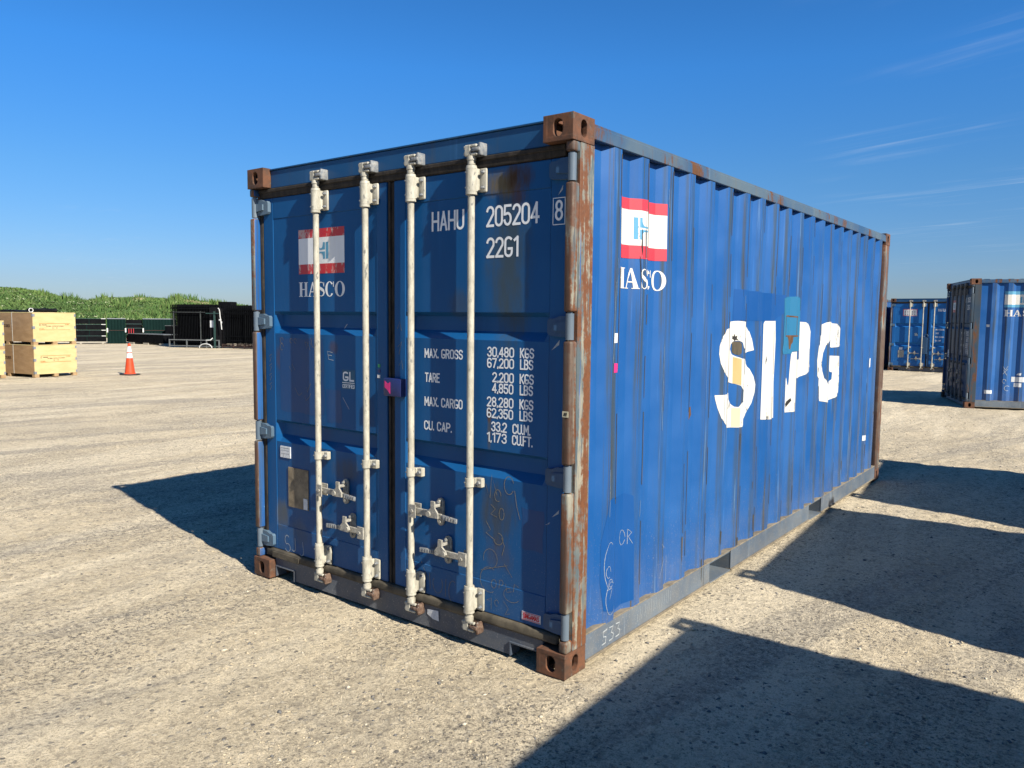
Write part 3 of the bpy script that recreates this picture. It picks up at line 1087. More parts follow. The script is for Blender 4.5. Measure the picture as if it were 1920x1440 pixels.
def build_container(root, side_marks=True, left_hinge='hinge'):
    """a twenty foot box; part vertices are in corner coordinates: x -2.438..0, y 0..6.058"""
    off = Vector((CW / 2, -CL / 2, 0))
    def part(name, me, parent=root, loc=(0, 0, 0)):
        base = off if parent is root else Vector((0, 0, 0))
        return add(name, me, parent, base + Vector(loc))
    # corner castings and posts
    for ix, sx in ((0, 1), (1, -1)):
        for iy, sy in ((0, 1), (1, -1)):
            for iz, sz in ((0, 1), (1, -1)):
                me = cached(('cast', ix, iy, iz), lambda: casting_mesh(sx, sy, sz))
                part('corner_casting', me, loc=(-CW * ix, CL * iy, CH if iz == 0 else 0.0))
            me = cached(('post', ix, iy), lambda: post_mesh(iy == 0, ix == 1))
            part('corner_post', me, loc=(-CW * ix, CL * iy, 0))
    # rails
    def top_rail(mb):
        mb.box(-0.060, -0.0005, 0.179, CL - 0.179, 2.502, 2.560, 0.003)
        mb.box(-0.056, -0.006, 0.179, CL - 0.179, 2.560, 2.572)
    me = cached('top_rail', lambda: mb_build([MAT['rail']], top_rail, 'top_side_rail'))
    part('top_side_rail', me)
    o = part('top_side_rail', me, loc=(-CW, CL, 0))
    o.rotation_euler = (0, 0, math.pi)

    def bot_rail(mb):
        # channel: web with two fork pockets, ledge on top, flange below
        for a, b in ((0.180, 1.640), (1.985, 3.650), (3.995, 5.878)):
            mb.box(-0.010, -0.003, a, b, 0.036, 0.158, 0.001)
        mb.mi = 1
        mb.box(-0.050, -0.001, 0.180, 5.878, 0.1585, 0.166, 0.002)
        mb.mi = 0
        for a, b in ((0.180, 1.640), (1.985, 3.650), (3.995, 5.878)):
            mb.mi = 1
            mb.box(-0.040, 0.004, a, b, 0.024, 0.0355, 0.002)
            mb.mi = 0
        for a, b in ((1.640, 1.985), (3.650, 3.995)):
            mb.box(-0.50, -0.004, a, b, 0.022, 0.030)
            mb.box(-0.50, -0.012, a, b, 0.145, 0.157)
            mb.box(-0.50, -0.012, a - 0.010, a - 0.001, 0.030, 0.157)
            mb.box(-0.50, -0.012, b + 0.001, b + 0.010, 0.030, 0.157)
            mb.box(-0.55, -0.50, a - 0.01, b + 0.01, 0.022, 0.157)
    me = cached('bot_rail', lambda: mb_build([MAT['brail'], MAT['ledge']], bot_rail, 'bottom_side_rail'))
    part('bottom_side_rail', me)
    o = part('bottom_side_rail', me, loc=(-CW, CL, 0))
    o.rotation_euler = (0, 0, math.pi)
    # walls
    part('side_wall', cached('wallR', lambda: side_wall_mesh(False)))
    part('side_wall', cached('wallL', lambda: side_wall_mesh(True)))

    def end_wall(mb):
        pts = []
        x = -0.145
        k = 0
        while x > -CW + 0.145:
            for dx, d in ((0.0, 0.0), (-0.104, 0.0), (-0.122, 0.045), (-0.226, 0.045)):
                if x + dx > -CW + 0.145:
                    pts.append((x + dx, CL - 0.012 - d))
            x -= 0.244
        pts.append((-CW + 0.145, CL - 0.012))
        vs = [(a, b, 0.12) for a, b in pts] + [(a, b, 2.48) for a, b in pts]
        n = len(pts)
        mb.faces(vs, [(i, i + 1, n + i + 1, n + i) for i in range(n - 1)])
    part('end_wall', cached('end_wall', lambda: mb_build([MAT['side']], end_wall, 'end_wall', 20)))

    def end_beams(mb):
        mb.box(-CW + 0.163, -0.163, CL - 0.185, CL - 0.125, 2.4765, 2.575, 0.003)
    part('end_beam', cached('end_beams', lambda: mb_build([MAT['header']], end_beams, 'end_beam')))
    part('end_sill', cached('end_sill', lambda: mb_build([MAT['header']], lambda mb: mb.box(-CW + 0.163, -0.163, CL - 0.060, CL - 0.006, 0.020, 0.130, 0.003), 'end_sill')))

    def roof(mb):
        pts = []
        y = 0.13
        while y < CL - 0.12:
            pts += [(y, 2.566), (y + 0.09, 2.566), (y + 0.105, 2.581), (y + 0.195, 2.581)]
            y += 0.209
        pts = [q for q in pts if q[0] < CL - 0.1] + [(CL - 0.06, 2.566)]
        n = len(pts)
        mb.faces([(-0.052, a, b) for a, b in pts] + [(-CW + 0.052, a, b) for a, b in pts], [(i, i + 1, n + i + 1, n + i) for i in range(n - 1)])
    part('roof', cached('roof', lambda: mb_build([MAT['rail']], roof, 'roof', 20)))

    def floor(mb):
        mb.box(-CW + 0.06, -0.06, 0.13, CL - 0.07, 0.158, 0.180)
        y = 0.32
        while y < CL - 0.3:
            if not (1.58 < y < 2.05 or 3.6 < y < 4.06):
                mb.box(-CW + 0.052, -0.052, y, y + 0.045, 0.036, 0.157)
            y += 0.28
    part('floor', cached('floor', lambda: mb_build([MAT['dark']], floor, 'floor')))
    # door end frame
    def header(mb):
        mb.box(-CW + 0.163, -0.163, 0.056, 0.110, 2.470, 2.578, 0.004)
        mb.box(-CW + 0.163, -0.163, 0.048, 0.125, 2.5785, 2.587, 0.002)
    part('door_header', cached('header', lambda: mb_build([MAT['header']], header, 'door_header')))

    def sill(mb):
        nt = ((-2.262, -2.086), (-0.352, -0.176))
        notch_prism(mb, 0.052, 0.120, 0.132, 0.010, nt, 0.072)
        for a, b in nt:
            mb.box(a - 0.008, a - 0.0005, 0.044, 0.0515, 0.008, 0.080)
            mb.box(b + 0.0005, b + 0.008, 0.044, 0.0515, 0.008, 0.080)
            mb.box(a, b, 0.044, 0.0515, 0.0725, 0.080)
    part('door_sill', cached('sill', lambda: mb_build([MAT['sill']], sill, 'door_sill', 0)))

    def gasket(mb):
        mb.mi = 0
        mb.box(-CW + 0.046, -0.070, 0.050, 0.085, 2.4135, 2.468, 0.010, seg=2)
        mb.box(-CW + 0.046, -0.070, 0.044, 0.085, 2.446, 2.4685, 0.004)
        mb.box(-2.402, -2.3635, 0.054, 0.10, 0.15, 2.413, 0.010, seg=2)
        mb.box(-0.0625, -0.050, 0.064, 0.10, 0.15, 2.413, 0.004)
        mb.box(-1.2435, -1.1885, 0.068, 0.10, 0.16, 2.413, 0.006)
        mb.box(-1.232, -1.215, 0.058, 0.0675, 0.16, 2.413, 0.003)
        mb.mi = 1
        mb.box(-CW + 0.075, -0.075, 0.040, 0.085, 0.133, 0.184, 0.014, seg=3)
        for a, b in ((-2.262, -2.02),):
            mb.box(a - 0.03, b, 0.034, 0.0395, 0.134, 0.172, 0.002)
    part('door_gasket', cached('gasket', lambda: mb_build([MAT['gasket'], MAT['gasket_b']], gasket, 'door_gasket')))
    # doors
    dl = part('door', cached('doorL', lambda: door_mesh(-2.362, -1.245, 0.098, 0.084)))
    dr = part('door', cached('doorR', lambda: door_mesh(-1.187, -0.064, 0.086, 0.092)))
    for z in HINGE_Z:
        part('hinge', cached(('hinge', 1), lambda: hinge_mesh(True, left_hinge)), dl, (-CW + 0.024, 0.034, z))
        part('hinge', cached(('hinge', 0), lambda: hinge_mesh(False, 'hinge_blue')), dr, (-0.024, 0.034, z))
    for k, (bx, hz, s, kx) in enumerate(((BARS[0], 0.650, 1, 0.205), (BARS[1], 0.455, -1, -0.160), (BARS[2], 0.650, 1, 0.186), (BARS[3], 0.455, -1, -0.177))):
        part('handle_keeper', cached(('keep', s), lambda: keeper_mesh(s)), dl if k < 2 else dr, (bx + kx, DY, hz + 0.010))
        def rod(mb):
            mb.cyl((0, 0, 0.140), (0, 0, 2.455), 0.0175, 20)
            mb.cyl((0, 0, 2.428), (0, 0, 2.458), 0.0195, 20)
            mb.cyl((0, 0, 0.132), (0, 0, 0.160), 0.0195, 20)
        bar = part('locking_bar', cached('rod', lambda: mb_build([MAT['bar']], rod, 'locking_bar')), loc=(bx, 0.018, 0))
        part('bearing_bracket', cached('brk', bracket_mesh), bar, (0, 0, 2.353))
        part('bearing_bracket', cached('brk', bracket_mesh), bar, (0, 0, 0.249))
        part('guide_clamp', cached('clamp', clamp_mesh), bar, (0, 0, 0.855))
        part('cam_lock', cached('camT', lambda: cam_mesh(True)), bar, (0, 0, 2.460))
        part('cam_lock', cached('camB', lambda: cam_mesh(False)), bar, (0, 0, 0.146))
        part('door_handle', cached(('handle', s), lambda: handle_mesh(s)), bar, (0, 0, hz))
    return dl, dr, part


# ------------------------------------------------------------------ ground
def smooth01(t):
    t = np.clip(t, 0, 1)
    return t * t * (3 - 2 * t)


_tab = RNG.random((256, 256))


def vnoise(x, y, s, seed=0):
    x = np.asarray(x) * s + 37.3 * seed
    y = np.asarray(y) * s + 91.7 * seed
    xi = np.floor(x).astype(int)
    yi = np.floor(y).astype(int)
    fx = x - xi
    fy = y - yi
    fx = fx * fx * (3 - 2 * fx)
    fy = fy * fy * (3 - 2 * fy)
    g = lambda a, b: _tab[a % 256, b % 256]
    return (g(xi, yi) * (1 - fx) + g(xi + 1, yi) * fx) * (1 - fy) + (g(xi, yi + 1) * (1 - fx) + g(xi + 1, yi + 1) * fx) * fy - 0.5


def ground_z(x, y, fine=True):
    x = np.asarray(x, float)
    y = np.asarray(y, float)
    slope = -0.0034 * np.clip(y - 3, 0, 40) * smooth01((x + 14) / 8)
    z = slope - 0.004 + 0.016 * vnoise(x, y, 0.5, 1) + 0.010 * vnoise(x, y, 1.7, 2)
    if fine:
        z = z + 0.010 * vnoise(x, y, 5.0, 3) + 0.014 * vnoise(x, y, 13.0, 4)
    # pressed flat under the big box
    inb = smooth01((x + 2.75) / 0.3) * smooth01((0.12 - x) / 0.3) * smooth01((y + 0.2) / 0.3) * smooth01((6.3 - y) / 0.3)
    return z * (1 - inb) + inb * (-0.010)


def axis(lo, hi, step, far_lo, far_hi, grow=1.07):
    a = list(np.arange(lo, hi + 1e-6, step))
    s = step
    v = hi
    up = []
    while v < far_hi:
        s *= grow
        v += s
        up.append(v)
    s = step
    v = lo
    dn = []
    while v > far_lo:
        s *= grow
        v -= s
        dn.append(v)
    return np.array(dn[::-1] + a + up)


def grid_mesh(name, xs, ys, zf, mat):
    X, Y = np.meshgrid(xs, ys)
    Z = zf(X, Y)
    V = np.stack([X.ravel(), Y.ravel(), Z.ravel()], 1)
    nx, ny = len(xs), len(ys)
    I = (np.arange(ny - 1)[:, None] * nx + np.arange(nx - 1)[None, :]).ravel()
    F = np.stack([I, I + 1, I + nx + 1, I + nx], 1)
    me = bpy.data.meshes.new(name)
    me.vertices.add(len(V))
    me.vertices.foreach_set('co', V.astype(np.float32).ravel())
    me.loops.add(F.size)
    me.loops.foreach_set('vertex_index', F.astype(np.int32).ravel())
    me.polygons.add(len(F))
    me.polygons.foreach_set('loop_start', (np.arange(len(F)) * 4).astype(np.int32))
    me.polygons.foreach_set('loop_total', np.full(len(F), 4, np.int32))
    me.polygons.foreach_set('use_smooth', np.ones(len(F), bool))
    me.update()
    me.validate()
    me.materials.append(mat)
    return me


def tri_mesh(name, V, F, mats, attr=None, midx=None):
    me = bpy.data.meshes.new(name)
    me.vertices.add(len(V))
    me.vertices.foreach_set('co', V.astype(np.float32).ravel())
    k = F.shape[1]
    me.loops.add(F.size)
    me.loops.foreach_set('vertex_index', F.astype(np.int32).ravel())
    me.polygons.add(len(F))
    me.polygons.foreach_set('loop_start', (np.arange(len(F)) * k).astype(np.int32))
    me.polygons.foreach_set('loop_total', np.full(len(F), k, np.int32))
    if midx is not None:
        me.polygons.foreach_set('material_index', midx.astype(np.int32))
    me.update()
    if attr is not None:
        a = me.attributes.new('tint', 'FLOAT', 'POINT')
        a.data.foreach_set('value', attr.astype(np.float32))
    for m in mats:
        me.materials.append(m)
    return me


def ground_material():
    m, g, b = new_mat('dusty_gravel_ground')
    v = g.coord()
    big = g.noise(v, 0.35, 4, 0.6, 0.4)
    mid = g.noise(g.scale(v, (1.0, 0.55, 1)), 2.2, 6, 0.65, 0.3)
    c = g.mix(g.ramp(mid, 0.36, 0.66), (0.470, 0.394, 0.268), (0.590, 0.495, 0.338))
    c = g.mix(g.mul(g.ramp(big, 0.45, 0.7), 0.55), c, (0.345, 0.310, 0.245))
    # pale dust dragged along the lanes
    mp = g.N.new('ShaderNodeMapping')
    g.L.new(v, mp.inputs[0])
    mp.vector_type = 'TEXTURE'
    mp.inputs['Rotation'].default_value = (0, 0, R(97))
    mp.inputs['Scale'].default_value = (9.0, 0.9, 1)
    ln = g.noise(mp.outputs[0], 1.0, 4, 0.55, 0.2)
    c = g.mix(g.mul(g.ramp(ln, 0.50, 0.60), 0.8), c, (0.64, 0.55, 0.39))
    mp2 = g.N.new('ShaderNodeMapping')
    g.L.new(v, mp2.inputs[0])
    mp2.vector_type = 'TEXTURE'
    mp2.inputs['Rotation'].default_value = (0, 0, R(76))
    mp2.inputs['Scale'].default_value = (7.0, 0.55, 1)
    ln2 = g.noise(mp2.outputs[0], 1.0, 5, 0.6, 0.5)
    c = g.mix(g.mul(g.ramp(ln2, 0.53, 0.62), 0.65), c, (0.315, 0.282, 0.225))
    # where the fines are packed smooth and where loose grit lies on top
    zn = g.add(g.mul(g.noise(g.scale(v, (1.0, 0.45, 1)), 1.1, 4, 0.6, 0.4), 0.6), g.mul(ln2, 0.4))
    zone = g.ramp(zn, 0.42, 0.58, 0.30, 1.0)
    # grit
    f1 = g.noise(v, 42, 6, 0.8)
    c = g.mix(g.mul(g.ramp(f1, 0.53, 0.575), zone), c, (0.118, 0.104, 0.082))
    c = g.mix(g.mul(g.ramp(f1, 0.46, 0.40), 0.95), c, (0.62, 0.53, 0.37))
    f2 = g.noise(v, 17, 6, 0.7)
    c = g.mix(g.mul(g.ramp(f2, 0.53, 0.62), 0.42), c, (0.165, 0.143, 0.110))
    c = g.mix(g.mul(g.ramp(f2, 0.44, 0.36), 0.5), c, (0.60, 0.52, 0.38))
    f3 = g.noise(v, 150, 4, 0.7)
    c = g.mix(g.mul(g.mul(g.ramp(f3, 0.53, 0.62), 0.9), g.add(g.mul(zone, 0.6), 0.4)), c, (0.14, 0.122, 0.09))
    c = g.mix(g.mul(g.ramp(f3, 0.43, 0.34), 0.6), c, (0.62, 0.535, 0.375))
    f4 = g.noise(v, 7, 7, 0.75)
    c = g.mix(g.mul(g.ramp(f4, 0.52, 0.63), 0.30), c, (0.225, 0.198, 0.158))
    vd = g.voro(v, 38)
    vc = g.voro(v, 38, out='Color')
    sel = g.N.new('ShaderNodeSeparateColor')
    g.L.new(vc, sel.inputs[0])
    peb = g.mul(g.ramp(vd, 0.42, 0.34), g.ramp(sel.outputs[0], 0.80, 0.82))
    pc = g.mix(sel.outputs[1], (0.13, 0.12, 0.105), (0.56, 0.49, 0.36))
    c = g.mix(peb, c, pc)
    g.L.new(c, b.inputs['Base Color'])
    b.inputs['Roughness'].default_value = 0.95
    b.inputs['Specular IOR Level'].default_value = 0.2
    hgt = g.add(g.add(g.add(g.mul(f1, 0.7), g.mul(f2, 1.0)), g.mul(peb, 0.35)), g.mul(f3, 0.35))
    g.L.new(g.bump(hgt, 1.0, 0.022), b.inputs['Normal'])
    return m


def build_ground():
    gm = ground_material()
    xs = axis(-7.5, 3.6, 0.032, -700, 700)
    ys = axis(-3.2, 8.5, 0.032, -300, 900)
    me = grid_mesh('ground', xs, ys, ground_z, gm)
    tag(add('ground', me), 'dusty beige gravel yard with tyre-worn lanes', None, None, 'structure')
    # loose stones
    m, g, b = new_mat('loose_stone')
    at = g.N.new('ShaderNodeAttribute')
    at.attribute_name = 'tint'
    t = at.outputs['Fac']
    c = g.mix(g.ramp(t, 0.05, 0.42), (0.095, 0.098, 0.100), (0.40, 0.335, 0.225))
    c = g.mix(g.ramp(t, 0.90, 0.98), c, (0.48, 0.43, 0.33))
    c = g.mix(g.mul(g.noise(g.coord(), 90, 3, 0.6), 0.35), c, (0.16, 0.14, 0.105))
    g.L.new(c, b.inputs['Base Color'])
    b.inputs['Roughness'].default_value = 0.9
    n = 230000
    # denser close to the open yard in front
    rad = 0.6 + 17.0 * RNG.random(n) ** 0.9
    ang = RNG.uniform(R(20), R(150), n)
    px = 1.9 - np.cos(ang) * -rad * 1.0
    py = -2.9 + np.sin(ang) * rad
    px = 1.9 + np.cos(ang) * rad
    keep = ~((px > -2.50) & (px < 0.04) & (py > 0.02) & (py < 6.05))
    # clusters
    dens = vnoise(px, py, 0.9, 8) + 0.6 * vnoise(px, py, 3.0, 9)
    keep &= RNG.random(n) < np.clip(0.62 + 1.0 * dens, 0.18, 1)
    px, py, rad = px[keep], py[keep], rad[keep]
    n = len(px)
    size = np.exp(RNG.normal(math.log(0.0032), 0.46, n)) * (1 + 0.06 * rad)
    size = np.clip(size, 0.0015, 0.020)
    big = RNG.random(n) < 0.024
    size[big] = 0.0055 + 0.0095 * RNG.random(big.sum()) ** 2.2
    fade = RNG.random(n) < np.clip(1.4 - rad / 14.0, 0, 1)
    px, py, rad, size, big = px[fade], py[fade], rad[fade], size[fade], big[fade]
    n = len(px)
    pz = ground_z(px, py) + size * np.where(big, 0.18, -0.02)
    t = (1 + 5 ** 0.5) / 2
    oc = np.array([(1, 0, 0), (-1, 0, 0), (0, 1, 0), (0, -1, 0), (0, 0, 1), (0, 0, -1)], float)
    of = np.array([(0, 2, 4), (2, 1, 4), (1, 3, 4), (3, 0, 4), (2, 0, 5), (1, 2, 5), (3, 1, 5), (0, 3, 5)])
    jit = RNG.uniform(0.6, 1.3, (n, 6, 1))
    P = oc[None] * jit + RNG.normal(0, 0.16, (n, 6, 3))
    sc3 = np.stack([RNG.uniform(0.8, 1.5, n), RNG.uniform(0.7, 1.2, n), RNG.uniform(0.35, 0.70, n)], 1) * size[:, None]
    P *= sc3[:, None, :]
    a = RNG.uniform(0, 6.28, n)
    ca, sa = np.cos(a)[:, None], np.sin(a)[:, None]
    X = P[:, :, 0] * ca - P[:, :, 1] * sa + px[:, None]
    Y = P[:, :, 0] * sa + P[:, :, 1] * ca + py[:, None]
    Z = P[:, :, 2] + pz[:, None]
    V = np.stack([X, Y, Z], 2).reshape(-1, 3)
    F = (of[None] + (np.arange(n) * 6)[:, None, None]).reshape(-1, 3)
    tv = RNG.random(n)
    tv = np.where(big, np.where(RNG.random(n) < 0.72, tv * 0.22, 0.9 + 0.1 * tv), tv)
    tint = np.repeat(tv, 6)
    tag(add('gravel', tri_mesh('gravel', V, F, [m], tint)), 'loose grey and tan pebbles strewn over the yard', None, None, 'stuff')


build_ground()


# ------------------------------------------------------------------ grassy mounds behind the yard
RIDGE = [((-120, -6), 5.6), ((-100, 12), 5.2), ((-83.0, 26.9), 4.10), ((-80.7, 28.7), 3.50), ((-79.0, 29.9), 3.05), ((-77.5, 31.0), 2.60),
         ((-76.7, 31.6), 2.75), ((-75.1, 32.9), 2.98), ((-73.7, 34.0), 3.08), ((-71.6, 35.6), 3.25), ((-69.8, 37.0), 3.10), ((-68.0, 38.4), 2.85),
         ((-66.5, 39.5), 2.75), ((-65.1, 40.6), 2.5), ((-63.5, 41.8), 2.25), ((-57, 46), 1.5), ((-44, 57), 1.4), ((-30, 68), 1.2)]
BENCH = [((-100, -8), 2.2), ((-72, 15), 1.9), ((-62, 24), 1.6), ((-56, 31), 1.3), ((-50, 37), 0.6)]


def ridge_height(X, Y, line, width, power=1.0):
    best = np.zeros_like(X)
    for (a, ha), (b, hb) in zip(line, line[1:]):
        dx, dy = b[0] - a[0], b[1] - a[1]
        L2 = dx * dx + dy * dy
        t = np.clip(((X - a[0]) * dx + (Y - a[1]) * dy) / L2, 0, 1)
        d = np.hypot(X - a[0] - t * dx, Y - a[1] - t * dy)
        hh = (ha + (hb - ha) * t) * smooth01(1 - d / width) ** power
        best = np.maximum(best, hh)
    return best


def hill_z(X, Y):
    a = ridge_height(X, Y, RIDGE, 17.0)
    b = ridge_height(X, Y, BENCH, 7.0)
    z = np.maximum(a, b)
    return z + np.where(z > 0.2, 0.35 * vnoise(X, Y, 0.22, 5) + 0.18 * vnoise(X, Y, 0.7, 6), 0) * np.clip(z / 2, 0, 1) * 0.7 - 0.08


def build_hills():
    m, g, b = new_mat('grassy_bank')
    v = g.coord()
    n = g.noise(v, 0.5, 6, 0.65)
    c = g.mix(g.ramp(n, 0.35, 0.65), (0.035, 0.078, 0.015), (0.065, 0.11, 0.022))
    c = g.mix(g.ramp(g.noise(v, 0.28, 5, 0.6), 0.60, 0.70), c, (0.23, 0.21, 0.10))
    g.L.new(c, b.inputs['Base Color'])
    b.inputs['Roughness'].default_value = 0.95
    g.L.new(g.bump(g.noise(v, 2.2, 5, 0.7), 0.8, 0.4), b.inputs['Normal'])
    xs = np.arange(-130, -12, 0.8)
    ys = np.arange(-26, 88, 0.8)
    me = grid_mesh('hills', xs, ys, hill_z, m)
    tag(add('hills', me), 'green grassy earth mounds along the far edge of the yard', None, None, 'structure')
    # grass tufts
    m1, g, b = new_mat('bank_grass')
    v = g.coord()
    at = g.N.new('ShaderNodeAttribute')
    at.attribute_name = 'tint'
    n = g.noise(v, 0.33, 4, 0.6)
    c = g.mix(g.ramp(n, 0.36, 0.64), (0.040, 0.092, 0.016), (0.075, 0.132, 0.026))
    c = g.mix(g.ramp(at.outputs['Fac'], 0.75, 1.0), c, (0.13, 0.165, 0.05))
    c = g.mix(g.ramp(g.noise(v, 0.28, 5, 0.6), 0.62, 0.72), c, (0.23, 0.21, 0.10))
    g.L.new(c, b.inputs['Base Color'])
    b.inputs['Roughness'].default_value = 0.9
    c = g.mix(g.mul(g.ramp(g.noise(v, 0.11, 3, 0.6), 0.50, 0.62), 0.6), c, (0.028, 0.066, 0.012))
    g.L.new(c, b.inputs['Base Color'])
    m2 = simple('white_wild_flower', (0.24, 0.27, 0.15), (0.34, 0.36, 0.23), 3, 0.9, 0)
    N = 170000
    X = RNG.uniform(-112, -24, N)
    Y = RNG.uniform(-6, 74, N)
    Z = hill_z(X, Y)
    k = (Z > 0.1)
    X, Y, Z = X[k], Y[k], Z[k]
    N = len(X)
    fl = RNG.random(N) < (0.022 + 0.16 * np.clip(vnoise(X, Y, 0.15, 12), 0, 1))
    hgt = RNG.uniform(0.08, 0.24, N) * (1 + 0.8 * np.clip(vnoise(X, Y, 0.35, 13), -0.5, 1))
    tall = RNG.random(N) < 0.006
    hgt[tall] *= 2.2
    # weeds and low bushes standing out of the grass
    NB = 260
    bx_ = RNG.uniform(-105, -58, NB)
    by_ = RNG.uniform(0, 50, NB)
    bz_ = hill_z(bx_, by_)
    ok = bz_ > 0.8
    bx_, by_ = bx_[ok], by_[ok]
    kx = np.repeat(bx_, 26) + RNG.normal(0, 0.32, len(bx_) * 26)
    ky = np.repeat(by_, 26) + RNG.normal(0, 0.32, len(bx_) * 26)
    kh = np.repeat(RNG.uniform(0.25, 0.75, len(bx_)), 26) * RNG.uniform(0.5, 1.1, len(kx))
    X, Y = np.concatenate([X, kx]), np.concatenate([Y, ky])
    Z = np.concatenate([Z, hill_z(kx, ky)])
    hgt = np.concatenate([hgt, kh])
    fl = np.concatenate([fl, np.zeros(len(kx), bool)])
    N = len(X)
    Vs, Ts = [], []
    for kblade in range(3):
        a = RNG.uniform(0, 6.28, N)
        w = RNG.uniform(0.04, 0.11, N) * np.where(fl, 0.8, 1)
        lx, ly = RNG.normal(0, 0.14, N), RNG.normal(0, 0.14, N)
        ox, oy = RNG.normal(0, 0.12, N), RNG.normal(0, 0.12, N)
        x, y = X + ox, Y + oy
        z0 = Z - 0.05 + np.where(fl, hgt * 0.55, 0)
        p = np.stack([np.stack([x - np.cos(a) * w, y - np.sin(a) * w, z0], 1), np.stack([x + np.cos(a) * w, y + np.sin(a) * w, z0], 1),
                      np.stack([x + lx, y + ly, Z + hgt * np.where(fl, 0.95, 1)], 1)], 1)
        Vs.append(p)
        Ts.append(np.repeat(RNG.random(N), 3).reshape(N, 3))
    V = np.concatenate(Vs, 0).reshape(-1, 3)
    T = np.concatenate(Ts, 0).ravel()
    F = np.arange(len(V)).reshape(-1, 3)
    mi = np.tile(fl.astype(int), 3)
    tag(add('grass', tri_mesh('grass', V, F, [m1, m2], T, mi)), 'tall green grass with pale wild flowers on the mounds', None, None, 'stuff')


build_hills()


# ------------------------------------------------------------------ containers in the yard
def corner_root(px, py, th, z, name='shipping_container'):
    """Empty at the middle of the base, from the world place of the near right corner of the door end"""
    c, s = math.cos(th), math.sin(th)
    lx, ly = -CW / 2, CL / 2
    return empty(name, (px + c * lx - s * ly, py + s * lx + c * ly, z), th)


# --- the big box in front
main = corner_root(0, 0, 0, 0)
tag(main, 'large blue shipping container in front with rusty corner post and SIPG on its side', 'shipping container', 'blue shipping containers in the yard')
DL, DR, part = build_container(main)
for d_, m_ in ((DL, 'door_left'), (DR, 'door_right')):
    d_.data = d_.data.copy()
    d_.data.materials[0] = MAT[m_]
FN = door_fn


def mesh_of(mats, fn, name, smooth=0):
    mb = MB(mats)
    fn(mb)
    bm = mb.bm
    me = mb.mesh(name, 0, recalc=False)
    return me


def facing(me, nrm):
    """turn all faces of a flat print so that they look towards nrm"""
    bm = bmesh.new()
    bm.from_mesh(me)
    bm.normal_update()
    nv = Vector(nrm)
    for f in bm.faces:
        if f.normal.dot(nv) < 0:
            f.normal_flip()
    bm.to_mesh(me)
    bm.free()
    return me


DN = (0, -1, 0)


def flag_poly(mb, x0, x1, z0, z1, b0, b1, fn, mats=(0, 1)):
    for (a, b, mi) in ((z0, b0, 0), (b0, b1, 1), (b1, z1, 0)):
        mb.mi = mi
        mb.faces([fn(x, z, 0) for x, z in ((x0, a), (x1, a), (x1, b), (x0, b))], [(0, 1, 2, 3)])


# door prints, shared with the other boxes
def door_flag(mb):
    flag_poly(mb, -2.015, -1.597, 1.935, 2.199, 1.993, 2.147, FN)
    mb.mi = 2
    emblem(mb, -1.806, 2.069, 0.137, 0.097, FN, 0.0008)


def door_name(mb):
    serif_word(mb, -2.016, -1.595, 1.800, 0.086, FN)


NUMBER = [('HAHU', -0.910, -0.686, 2.126, 0.102, 0.0125), ('205204', -0.543, -0.222, 2.126, 0.102, 0.0125), ('8', -0.132, -0.087, 2.130, 0.094, 0.0115), ('22G1', -0.541, -0.342, 1.976, 0.100, 0.0125)]
DATA = [(q[0], q[1], q[2], q[3], 0.0505, 0.0076) for q in (
    ('MAX. GROSS', -0.961, -0.691, 1.469), ('TARE', -0.958, -0.850, 1.341), ('MAX. CARGO', -0.961, -0.691, 1.213), ('CU. CAP.', -0.964, -0.764, 1.085),
    ('30,480', -0.531, -0.362, 1.491), ('KGS', -0.327, -0.242, 1.491), ('67,200', -0.531, -0.362, 1.436), ('LBS', -0.326, -0.246, 1.436),
    ('2,200', -0.497, -0.362, 1.366), ('KGS', -0.327, -0.242, 1.366), ('4,850', -0.498, -0.364, 1.312), ('LBS', -0.326, -0.246, 1.312),
    ('28,280', -0.531, -0.363, 1.243), ('KGS', -0.327, -0.243, 1.243), ('62,350', -0.531, -0.364, 1.187), ('LBS', -0.326, -0.246, 1.187),
    ('33.2', -0.502, -0.402, 1.120), ('CU.M.', -0.368, -0.258, 1.120), ('1,173', -0.529, -0.402, 1.065), ('CU.FT.', -0.370, -0.244, 1.065))]


def number_box(mb):
    for a, b in (((-0.142, 2.113), (-0.076, 2.113)), ((-0.076, 2.113), (-0.076, 2.233)), ((-0.076, 2.233), (-0.142, 2.233)), ((-0.142, 2.233), (-0.142, 2.113))):
        ribbon(mb, [a, b], 0.0035, FN, 0.0003)


def word_meshes(rows):
    out = []
    for s, a, b, z, hh, w in rows:
        mb = MB([MAT['white']])
        text(mb, s, a, b, z, hh, w, FN)
        out.append(facing(mb.mesh('lettering', 0, recalc=False), DN))
    return out


def door_badge(mb):
    mb.mi = 0
    mb.faces([FN(x, z, 0) for x, z in ((-1.625, 1.262), (-1.512, 1.262), (-1.512, 1.375), (-1.625, 1.375))], [(0, 1, 2, 3)])
    mb.mi = 1
    text(mb, 'GL', -1.618, -1.520, 1.308, 0.056, 0.010, FN, 0.0008)
    ribbon(mb, [(-1.622, 1.299), (-1.518, 1.299)], 0.004, FN, 0.0008)
    text(mb, 'CERTIFIED', -1.622, -1.516, 1.268, 0.022, 0.0036, FN, 0.0008)


def plate(mb, x0, x1, z0, z1, lift=0.0, skew=0.0):
    mb.box(x0, x1, DY - 0.002 - lift, DY + 0.0028 - lift, z0, z1)


